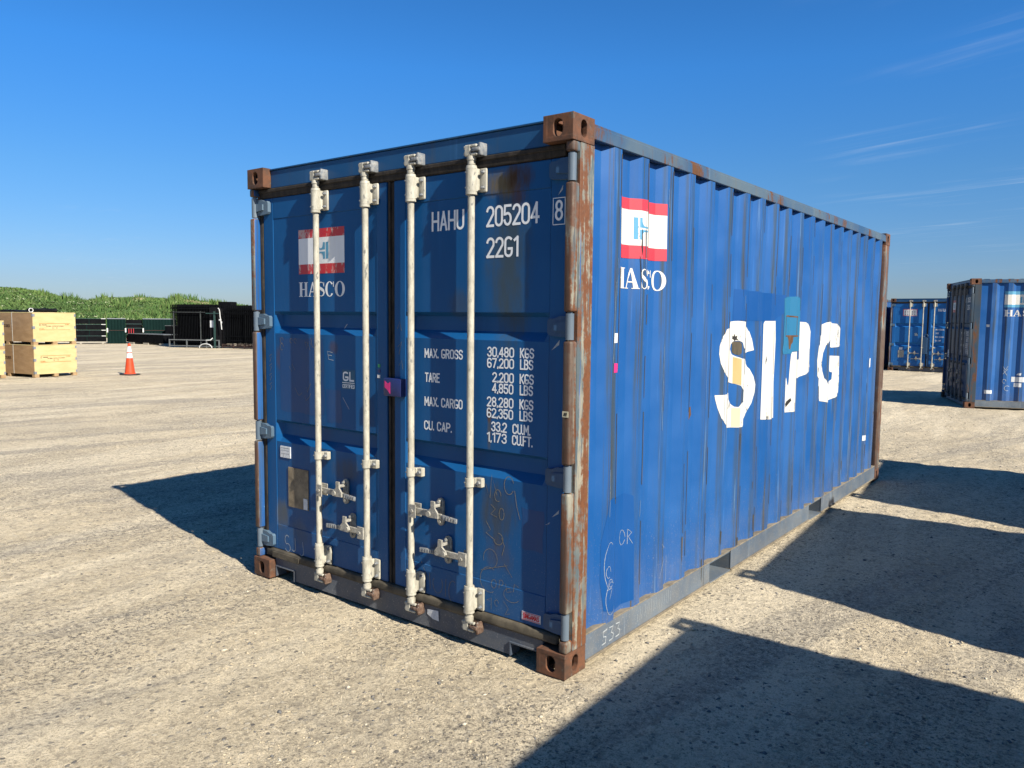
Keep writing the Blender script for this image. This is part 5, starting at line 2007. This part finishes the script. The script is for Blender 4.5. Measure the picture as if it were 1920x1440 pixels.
MAT['band'] = simple('pale_strap', (0.36, 0.34, 0.30), (0.44, 0.42, 0.37), 20, 0.6)
MAT['vinyl'] = simple('black_vinyl', (0.003, 0.003, 0.004), (0.008, 0.008, 0.009), 20, 0.6, spec=0.1)
MAT['cone_orange'] = simple('orange_plastic', (0.46, 0.042, 0.010), (0.50, 0.055, 0.014), 6, 0.5)
MAT['cone_white'] = simple('reflective_white', (0.52, 0.53, 0.54), (0.58, 0.58, 0.58), 20, 0.4)
MAT['rubber'] = simple('black_rubber_base', (0.02, 0.02, 0.02), (0.045, 0.042, 0.04), 20, 0.8)
MAT['fence'] = simple('black_powder_coat', (0.002, 0.0024, 0.003), (0.0045, 0.005, 0.006), 4, 0.7, spec=0.05)
MAT['green_dark'] = simple('dark_green_sheet', (0.0025, 0.011, 0.010), (0.004, 0.015, 0.013), 2, 0.7, spec=0.05)
MAT['steel_grey'] = simple('grey_rack_steel', (0.095, 0.105, 0.105), (0.15, 0.155, 0.155), 6, 0.5, 0.1, 0.2)
MAT['upright'] = simple('dark_grey_upright', (0.035, 0.040, 0.040), (0.06, 0.065, 0.065), 9, 0.6, spec=0.2)
MAT['rack_brown'] = simple('rusty_rack_steel', (0.026, 0.015, 0.012), (0.05, 0.027, 0.020), 9, 0.8)
MAT['hose'] = simple('white_hose', (0.40, 0.41, 0.39), (0.50, 0.50, 0.48), 9, 0.5)
MAT['red_strap'] = simple('red_strap', (0.33, 0.012, 0.02), (0.38, 0.02, 0.03), 9, 0.6)
MAT['cream_skid'] = simple('weathered_skid', (0.24, 0.22, 0.17), (0.32, 0.29, 0.24), 9, 0.8)
MAT['green_post'] = simple('green_painted_post', (0.014, 0.038, 0.034), (0.024, 0.052, 0.047), 9, 0.5)


def crate(root, wx, ly, hz, text_side=True):
    """plywood crate: local x 0..-ly is the long side, y 0..wx the sunlit end; origin at base corner"""
    def sk(mb):
        for a in (0.0, wx / 2 - 0.06, wx - 0.12):
            mb.box(-ly, 0, a, a + 0.12, 0.0, 0.075)
    # skid blocks seen from both sides
    for a in (0.0, wx / 2 - 0.06, wx - 0.12):
        for xx in (-ly, -ly / 2 - 0.06, -0.12):
            mb = MB([MAT['lumber']])
            mb.box(xx, xx + 0.12, a, a + 0.12, 0.0, 0.078)
            add('skid_block', mb.mesh('skid_block', 0), root)
    T = 0.018
    for nm, bx in (('end_panel', (-T, 0, 0.002, wx - 0.002)), ('end_panel', (-ly, -ly + T, 0.002, wx - 0.002)), ('side_panel', (-ly + T + 0.001, -T - 0.001, 0, T)), ('side_panel', (-ly + T + 0.001, -T - 0.001, wx - T, wx))):
        mb = MB([MAT['ply_side' if nm == 'side_panel' else 'ply']])
        mb.box(*bx, 0.080, hz - 0.020, 0.002)
        add(nm, mb.mesh(nm, 0), root)
    mb = MB([MAT['ply']])
    mb.box(-ly - 0.004, 0.004, -0.004, wx + 0.004, hz - 0.0195, hz, 0.002)
    add('lid', mb.mesh('lid', 0), root)
    me = cached('clip', lambda: mb_build([MAT['clip']], lambda mb: (mb.box(0.0005, 0.004, 0, 0.055, -0.035, 0.035), mb.box(-0.05, 0.004, -0.004, -0.0005, -0.035, 0.035))[0], 'corner_clip', 0))
    me2 = cached('clip2', lambda: mb_build([MAT['clip']], lambda mb: mb.box(0.0005, 0.004, -0.045, 0.0, -0.035, 0.035), 'corner_clip', 0))
    for z in (0.125, hz / 2 + 0.03, hz - 0.075):
        add('corner_clip', me, root, (0.001, 0.0, z))
        add('corner_clip', me2, root, (0.001, wx, z))
    # stencil on the lit end
    mb = MB([MAT['orange_ink'], MAT['ink']])
    fn = lambda u, v, l: (0.0015 + l, u, v)
    a, b = wx * 0.14, wx * 0.86
    zc = hz * 0.56
    ribbon(mb, [(a, zc + 0.085), (b, zc + 0.085)], 0.010, fn, 0)
    ribbon(mb, [(a, zc - 0.085), (b, zc - 0.085)], 0.010, fn, 0)
    text(mb, 'STEEL', b - 0.13, b - 0.02, zc + 0.045, 0.020, 0.006, fn)
    text(mb, 'STEEL', a, a + 0.14, zc - 0.070, 0.022, 0.006, fn)
    mb.mi = 1
    text(mb, 'STRUCTURES', a + 0.07, a + 0.20, zc + 0.035, 0.022, 0.006, fn)
    ribbon(mb, curl(a + 0.025, zc + 0.045, 0.018, 0.018, 30, 330), 0.010, fn, 0)
    text(mb, 'STEEL STRUCTURES', a + 0.19, b - 0.18, zc + 0.002, 0.020, 0.006, fn)
    text(mb, '8 - 8', wx * 0.44, wx * 0.56, zc - 0.050, 0.026, 0.006, fn)
    add('lettering', facing(mb.mesh('lettering', 0, recalc=False), (1, 0, 0)), root)
    if text_side:
        mb = MB([MAT['ink']])
        fn = lambda u, v, l: (u, -0.0015 - l, v)
        text(mb, 'SFT', -ly * 0.62 - 0.29, -ly * 0.62, hz * 0.67, 0.085, 0.022, fn)
        text(mb, 'STEEL STRUCTURES', -ly * 0.62 - 0.36, -ly * 0.62 + 0.42, hz * 0.53, 0.080, 0.017, fn)
        text(mb, '8 - 8', -ly * 0.62 - 0.15, -ly * 0.62 + 0.05, hz * 0.40, 0.055, 0.014, fn)
        add('lettering', facing(mb.mesh('lettering', 0, recalc=False), (0, -1, 0)), root)
        mb = MB([MAT['band']])
        xb = -ly * 0.40
        mb.box(xb, xb + 0.022, -0.006, -0.002, 0.080, hz)
        mb.box(xb, xb + 0.022, -0.006, wx, hz + 0.0005, hz + 0.003)
        add('strap', mb.mesh('strap', 0), root)


TH = math.atan2(0.17, 0.985)
HZC = 0.855
for k, lab in ((0, 'pale plywood crate on the gravel, lower one of the two stacked crates'), (1, 'pale plywood crate with black bundle on top, upper one of the two stacked crates')):
    r = empty('plywood_crate', (-20.47, 5.655, 0.0 + HZC * k - 0.004), TH)
    tag(r, lab, 'crate', 'plywood crates')
    crate(r, 1.165, 1.55 * 1.5, HZC)
for k, lab in ((0, 'plywood crate at the left picture edge, lower one'), (1, 'plywood crate at the left picture edge, upper one')):
    r = empty('plywood_crate', (-20.72, 3.985, 0.745 * k - 0.004), TH)
    tag(r, lab, 'crate', 'plywood crates')
    crate(r, 1.17, 2.3, 0.742, False)

# black bundle and loose sheet on the upper crate
bt = 2 * HZC - 0.004
c_, s_ = math.cos(TH), math.sin(TH)


def crate_pt(lx, ly, z):
    return (-20.47 + c_ * lx - s_ * ly, 5.655 + s_ * lx + c_ * ly, z)


r = empty('folded_cover', crate_pt(-0.4, 0.5, bt), TH)
tag(r, 'black folded cover with a white loop lying on the upper crate', 'cover')


def roll(mb):
    n = 12
    prev = None
    for j in range(9):
        y = -0.36 + 0.09 * j
        rr2 = 0.055 + 0.012 * math.sin(j * 1.7)
        ring = [(math.cos(R(a)) * rr2 * 1.7, y + 0.0 * a, max(0.002, 0.055 + math.sin(R(a)) * rr2)) for a in range(0, 360, 30)]
        cur = [mb.bm.verts.new(p) for p in ring]
        if prev:
            for i in range(n):
                mb.bm.faces.new((prev[i], prev[(i + 1) % n], cur[(i + 1) % n], cur[i]))
        else:
            mb.bm.faces.new(cur[::-1])
        prev = cur
    mb.bm.faces.new(prev)


mb = MB([MAT['vinyl']])
roll(mb)
add('cover_roll', mb.mesh('cover_roll', 40), r)
mb = MB([MAT['hose']])
mb.tube([(0.11, -0.36 + 0.055 * math.cos(R(a)), 0.055 + 0.052 * math.sin(R(a))) for a in range(0, 361, 30)], 0.012, 6)
add('loop', mb.mesh('loop', 40), r)
mb = MB([MAT['vinyl']])
ps = [(-1.9, 0.0), (-1.65, 0.03), (-1.4, 0.07), (-1.2, 0.05), (-0.95, 0.06), (-0.75, 0.012)]
n = len(ps)
mb.prism(ps + [(-0.75, 0.004), (-1.9, 0.0035)][::1], lambda u, v, w: (u, w, v), -0.0, 0.35)
o = add('plastic_sheet', mb.mesh('plastic_sheet', 0), None, crate_pt(0, 0.05, bt + 0.001), (0, 0, TH))
tag(o, 'black plastic sheet lying on the upper crate at the left edge', 'plastic sheet')

# traffic cone
r = empty('traffic_cone', (-19.75, 7.80, -0.004), R(20))
tag(r, 'orange traffic cone with two white bands standing on the gravel', 'traffic cone')
mb = MB([MAT['rubber']])
mb.box(-0.19, 0.19, -0.19, 0.19, 0.0, 0.035, 0.012, seg=2)
add('base', mb.mesh('base', 35), r)


def cone_r(z):
    return 0.135 - (0.135 - 0.034) * (z - 0.035) / (0.86 - 0.035)


def frus(mb, z0, z1, d=0.0):
    mb.cyl((0, 0, z0), (0, 0, z1), cone_r(z0) + d, 24, cone_r(z1) + d, caps=False)


mb = MB([MAT['cone_orange']])
frus(mb, 0.035, 0.80)
mb.cyl((0, 0, 0.80), (0, 0, 0.875), cone_r(0.80), 24, 0.033)
mb.cyl((0, 0, 0.035), (0, 0, 0.06), 0.16, 24, 0.133, caps=False)
add('cone_body', mb.mesh('cone_body', 40), r)
for a, b in ((0.475, 0.605), (0.635, 0.795)):
    mb = MB([MAT['cone_white']])
    frus(mb, a, b, 0.002)
    add('reflective_band', mb.mesh('reflective_band', 40), r)


# stacked fence panels on racks
def fence_meshes(width, height, npk):
    def picket(mb):
        mb.box(-0.0125, 0.0125, -0.0125, 0.0125, 0, height - 0.03, 0)
        mb.prism([(-0.0125, height - 0.03), (0.0125, height - 0.03), (0, height)], lambda u, v, w: (u, w, v), -0.0125, 0.0125)
    pk = mb_build([MAT['fence']], picket, 'picket', 0)
    rl = mb_build([MAT['fence']], lambda mb: mb.box(0, width, -0.019, 0.019, -0.019, 0.019, 0), 'fence_rail', 0)
    def all_(mb):
        for k in range(npk):
            x = 0.05 + (width - 0.1) * k / (npk - 1)
            mb.box(x - 0.0125, x + 0.0125, -0.0125, 0.0125, 0, height)
        for z in RAILS(height):
            mb.box(0, width, -0.019, 0.019, z - 0.019, z + 0.019)
    full = mb_build([MAT['fence']], all_, 'fence_panel', 0)
    return pk, rl, full


def RAILS(hh):
    return (0.16, 0.36, hh - 0.42, hh - 0.20)


def fence_stack(org, dirv, width, height, npk, nlayer, base_z, lab, grp):
    d = Vector((dirv[0], dirv[1], 0)).normalized()
    back = Vector((-d.y, d.x, 0))
    th = math.atan2(d.y, d.x)
    pk, rl, full = fence_meshes(width, height, npk)
    for j in range(nlayer):
        jo = random.Random(j + int(width * 100)).uniform(-0.09, 0.09)
        p = Vector(org) + back * (0.085 * j + 0.06) + d * jo
        if j == 0:
            r = empty('fence_panel', (p.x, p.y, base_z), th)
            for k in range(npk):
                add('picket', pk, r, (0.05 + (width - 0.1) * k / (npk - 1), 0, 0))
            for z in RAILS(height):
                add('fence_rail', rl, r, (0, 0, z))
            tag(r, lab[0], 'fence panel', grp)
        else:
            o = add('fence_panel', full, None, (p.x, p.y, base_z + random.Random(j).uniform(-0.015, 0.03)), (0, 0, th))
            tag(o, lab[1], 'fence panel', grp)
    return d, back, th


F1 = (-36.75, 18.35, 0)
d1, bk1, th1 = fence_stack((F1[0] + 0.02, F1[1] + 0.02, 0), (0.915, 0.405), 2.35, 2.10, 26, 15, 0.10,
                           ('black picket fence panel at the front of the left upright stack', 'black picket fence panel inside the left upright stack'), 'black fence panels in the left stack')
F2 = (-34.05, 19.72, 0)
d2, bk2, th2 = fence_stack(F2, (0.97, 0.24), 2.9, 1.92, 24, 13, 0.24,
                           ('black picket fence panel at the front of the stack on the brown rack', 'black picket fence panel inside the stack on the brown rack'), 'black fence panels in the right stack')


def rack(name, org, th, width, depth, hgt, mat, posts, lab, tall=None, truss=False):
    r = empty(name, (org[0], org[1], 0), th)
    tag(r, lab, 'rack')
    bm_ = lambda *a: mb_build([MAT[mat]], lambda mb: mb.box(*a), 'rail', 0)
    for y in (-0.05, depth):
        add('rail', bm_(0, width, y - 0.022, y + 0.022, hgt - 0.044, hgt), r)
        add('rail', bm_(0, width, y - 0.022, y + 0.022, 0.07, 0.114), r)
    for x in posts:
        for y in (-0.05, depth):
            add('post', bm_(x - 0.025, x + 0.025, y - 0.0275, y + 0.0275, 0, hgt + 0.004), r)
        add('cross_bar', bm_(x - 0.02, x + 0.02, -0.02, depth - 0.03, 0.072, 0.105), r)
    if truss:
        for a, b in zip(posts, posts[1:]):
            m_ = (a + b) / 2
            for u, v in ((a, m_), (m_, b)):
                mb = MB([MAT[mat]])
                s0, s1 = (0.10, hgt - 0.03) if u == a else (hgt - 0.03, 0.10)
                mb.cyl((u, -0.05, s0), (v, -0.05, s1), 0.014, 6)
                add('brace', mb.mesh('brace', 40), r)
    if tall:
        tm_ = lambda *a: mb_build([MAT['fence' if truss else 'upright']], lambda mb: mb.box(*a), 'upright', 0)
        for x in tall:
            add('upright', tm_(x - 0.018, x + 0.018, -0.030, 0.006, 0.115, 1.86), r)
        add('tie_bar', tm_(tall[0], tall[-1] + 0.3, -0.050, -0.031, 1.80, 1.825), r)
    return r


rack('steel_rack', (-36.75, 18.33), th1, 2.95, 1.15, 0.42, 'steel_grey', (0.03, 1.05, 2.2, 2.92), 'low grey steel rack carrying the left stack of black fence panels', (0.28, 1.85))
rack('rusty_rack', (-34.03, 19.66), th2, 2.9, 1.0, 0.22, 'rack_brown', (0.03, 0.75, 1.45, 2.2, 2.87), 'rusty brown rack carrying the right stack of black fence panels', (0.12, 1.5), True)

# solid black panel, green post, notice and hose between the two stacks
p = Vector(F1) + d1 * 2.42
r = empty('post_bundle', (p.x, p.y, 0), th1)
tag(r, 'black wrapped bundle standing beside the left fence stack with a paper notice', 'bundle')
for a, b, z0, z1, yy in ((-0.10, 0.26, 0.10, 2.06, 0.02), (0.265, 0.52, 0.10, 2.0, 0.05)):
    add('wrapped_panel', mb_build([MAT['vinyl']], lambda mb: mb.box(a, b, yy, yy + 0.5, z0, z1, 0.01), 'wrapped_panel', 0), r)
add('notice', mb_build([MAT['paper']], lambda mb: mb.box(-0.06, 0.14, 0.008, 0.014, 1.05, 1.40), 'notice', 0), r)
add('tag_paper', mb_build([MAT['paper']], lambda mb: (mb.box(0.44, 0.58, 0.030, 0.036, 1.40, 1.47), mb.box(0.53, 0.62, 0.030, 0.036, 1.26, 1.36))[0], 'tag_paper', 0), r)
r = empty('green_post', (p.x + 0.33 * d1.x, p.y + 0.33 * d1.y - 0.12, 0), th1)
tag(r, 'green steel post with short cross arms in front of the black bundle', 'post')
add('post', mb_build([MAT['green_post']], lambda mb: mb.box(-0.035, 0.035, -0.035, 0.035, 0, 1.86), 'post', 0), r)
add('cross_arm', mb_build([MAT['green_post']], lambda mb: mb.box(-0.46, 0.32, -0.056, -0.036, 1.74, 1.78), 'cross_arm', 0), r)
add('cross_arm', mb_build([MAT['green_post']], lambda mb: mb.box(-0.46, -0.036, -0.02, 0.02, 0.42, 0.46), 'cross_arm', 0), r)
mb = MB([MAT['hose']])
hs = [(0.27, 2.02), (0.33, 1.98), (0.36, 1.85), (0.38, 1.6), (0.41, 1.4), (0.44, 1.15), (0.46, 0.95)]
mb.tube([(x, -0.075, z) for x, z in hs], 0.024, 8)
hs2 = [(-0.75 + 0.36 * (1 - math.cos(R(a))), 0.02 + 0.20 * math.sin(R(a))) for a in range(0, 181, 15)]
mb.tube([(x, -0.22, z) for x, z in hs2], 0.026, 8)
mb.tube([(-0.40, -0.16, 0.40), (-0.15, -0.16, 0.41), (-0.05, -0.1, 0.52)], 0.026, 8)
o = add('white_hose', mb.mesh('white_hose', 40), None, r.location, (0, 0, th1))
tag(o, 'white hose looping over and in front of the fence racks', 'hose')
# black box on top behind
o = add('black_box', mb_build([MAT['fence']], lambda mb: mb.box(0, 0.85, 0, 0.6, 0, 2.46, 0.01), 'black_box', 0), None, (-39.95, 23.12, 0), (0, 0, R(25)))
tag(o, 'tall matt black box rising behind the stacked fence panels', 'box')

# row of dark stacks in front of the bank
RW = Vector((0.43, 0.90, 0)).normalized()
RB = Vector((-RW.y, RW.x, 0))
R0 = Vector((-44.3, 16.75, 0))
THR = math.atan2(RW.y, RW.x)


def row_pt(s, dpt=0.0, z=0.0):
    q = R0 + RW * s + RB * dpt
    return (q.x, q.y, z)


for k in range(4):
    r = empty('flat_crate', row_pt(-0.9, 0.0, 0.13 + 0.325 * k), THR)
    tag(r, ('long dark flat pack with pale edge, %s of four left of the green sheets' % ('lowest', 'second lowest', 'second highest', 'topmost')[k]), 'flat pack', 'dark flat packs')
    add('pack', mb_build([MAT['fence']], lambda mb: mb.box(0, 2.62, 0, 1.0, 0, 0.30), 'pack', 0), r)
    add('edge_strip', mb_build([MAT['green_post']], lambda mb: mb.box(-0.01, 2.63, -0.014, -0.0005, 0.292, 0.316), 'edge_strip', 0), r)
    add('end_cap', mb_build([MAT['hose']], lambda mb: mb.box(2.40, 2.62, -0.030, -0.015, 0.285, 0.32), 'end_cap', 0), r)
    for x in (0.55, 1.65):
        add('strap', mb_build([MAT['green_dark']], lambda mb: mb.box(x + 0.13 * (k % 2), x + 0.03 + 0.13 * (k % 2), -0.013, -0.0006, 0.0, 0.29), 'strap', 0), r)
r = empty('wooden_skid', row_pt(-0.9, 0.0), THR)
tag(r, 'weathered pale skid under the stack of dark flat packs', 'skid')
for y in (0.02, 0.45, 0.85):
    add('runner', mb_build([MAT['cream_skid']], lambda mb: mb.box(0, 2.6, y, y + 0.09, 0.04, 0.128), 'runner', 0), r)
for x in (0.1, 1.3, 2.4):
    add('foot', mb_build([MAT['cream_skid']], lambda mb: mb.box(x, x + 0.1, 0.0, 0.95, 0.0, 0.039), 'foot', 0), r)


def sheet_bundle(s, width, lab):
    r = empty('sheet_bundle', row_pt(s, -0.15, 0.0), THR)
    tag(r, lab, 'sheet bundle', 'dark green sheet bundles')
    nrib = int(width / 0.16)
    rb = mb_build([MAT['green_dark']], lambda mb: mb.prism([(-0.03, 0), (-0.015, -0.03), (0.015, -0.03), (0.03, 0)], lambda u, v, w: (u, v, w), 0.02, 1.40), 'rib', 0)
    add('sheet', mb_build([MAT['green_dark']], lambda mb: mb.box(0, width, 0.001, 0.75, 0.02, 1.40), 'sheet', 0), r)
    for k in range(nrib):
        add('rib', rb, r, (0.08 + k * 0.16, 0, 0))
    add('strap', mb_build([MAT['rack_brown']], lambda mb: mb.box(-0.01, width + 0.01, -0.036, -0.0315, 0.74, 0.765), 'strap', 0), r)
    add('edge_guard', mb_build([MAT['hose']], lambda mb: mb.box(-0.02, 0.05, -0.045, -0.037, 0.64, 0.88), 'edge_guard', 0), r)
    add('edge_guard', mb_build([MAT['hose']], lambda mb: mb.box(width - 0.05, width + 0.02, -0.045, -0.037, 0.64, 0.88), 'edge_guard', 0), r)
    add('top_trim', mb_build([MAT['clip']], lambda mb: mb.box(0, width, -0.02, 0.75, 1.4005, 1.435), 'top_trim', 0), r)


sheet_bundle(1.78, 0.96, 'narrow dark green bundle of ribbed sheets beside the dark flat packs')
sheet_bundle(3.62, 1.75, 'wide dark green bundle of ribbed sheets behind the low black case')
# dark gap with red handles between the bundles
r = empty('black_cabinet', row_pt(2.76, 0.1), THR)
tag(r, 'black open rack with red straps between the two green sheet bundles', 'rack')
add('shell', mb_build([MAT['fence']], lambda mb: mb.box(0, 0.84, 0, 0.8, 0.1, 1.36), 'shell', 0), r)
for z in (0.5, 0.86, 1.1):
    add('ledge', mb_build([MAT['green_post']], lambda mb: mb.box(0, 0.84, -0.05, -0.0005, z, z + 0.03), 'ledge', 0), r)
for x in (0.12, 0.24, 0.36):
    add('red_strap', mb_build([MAT['red_strap']], lambda mb: mb.box(x, x + 0.03, -0.045, -0.003, 0.55, 0.85), 'red_strap', 0), r)
add('red_light', mb_build([MAT['red_strap']], lambda mb: mb.box(0.06, 0.24, -0.08, -0.001, 0.22, 0.36, 0.01), 'red_light', 0), r)

# low long black case and a second one behind
r = empty('long_case', (-42.95, 19.24, 0.0), math.atan2(0.05, 1.0))
tag(r, 'low long black metal case lying on pale battens behind the cone', 'case')
add('case_body', mb_build([MAT['green_post']], lambda mb: mb.box(0, 3.6, 0, 0.9, 0.09, 0.55, 0.01), 'case_body', 0), r)
for o_ in r.children:
    o_.data.materials[0] = MAT['fence']
add('case_lid', mb_build([MAT['steel_grey']], lambda mb: mb.box(-0.02, 3.62, -0.02, 0.92, 0.551, 0.585, 0.004), 'case_lid', 0), r)
for x in (0.15, 1.6, 3.2):
    add('batten', mb_build([MAT['cream_skid']], lambda mb: mb.box(x, x + 0.5, -0.03, 0.9, 0.0, 0.088), 'batten', 0), r)
for x in (1.0, 2.8):
    add('rib', mb_build([MAT['fence']], lambda mb: mb.box(x, x + 0.03, -0.012, -0.0005, 0.1, 0.54), 'rib', 0), r)
r = empty('black_chest', (-41.6, 20.75, 0.0), R(30))
tag(r, 'black metal chest with grey lid behind the low long case', 'chest')
add('chest_body', mb_build([MAT['fence']], lambda mb: mb.box(0, 1.7, 0, 0.8, 0.06, 1.02, 0.01), 'chest_body', 0), r)
add('chest_lid', mb_build([MAT['steel_grey']], lambda mb: mb.box(-0.02, 1.72, -0.02, 0.82, 1.021, 1.05, 0.004), 'chest_lid', 0), r)
add('foot', mb_build([MAT['cream_skid']], lambda mb: mb.box(0.1, 1.6, 0.0, 0.8, 0.0, 0.059), 'foot', 0), r)
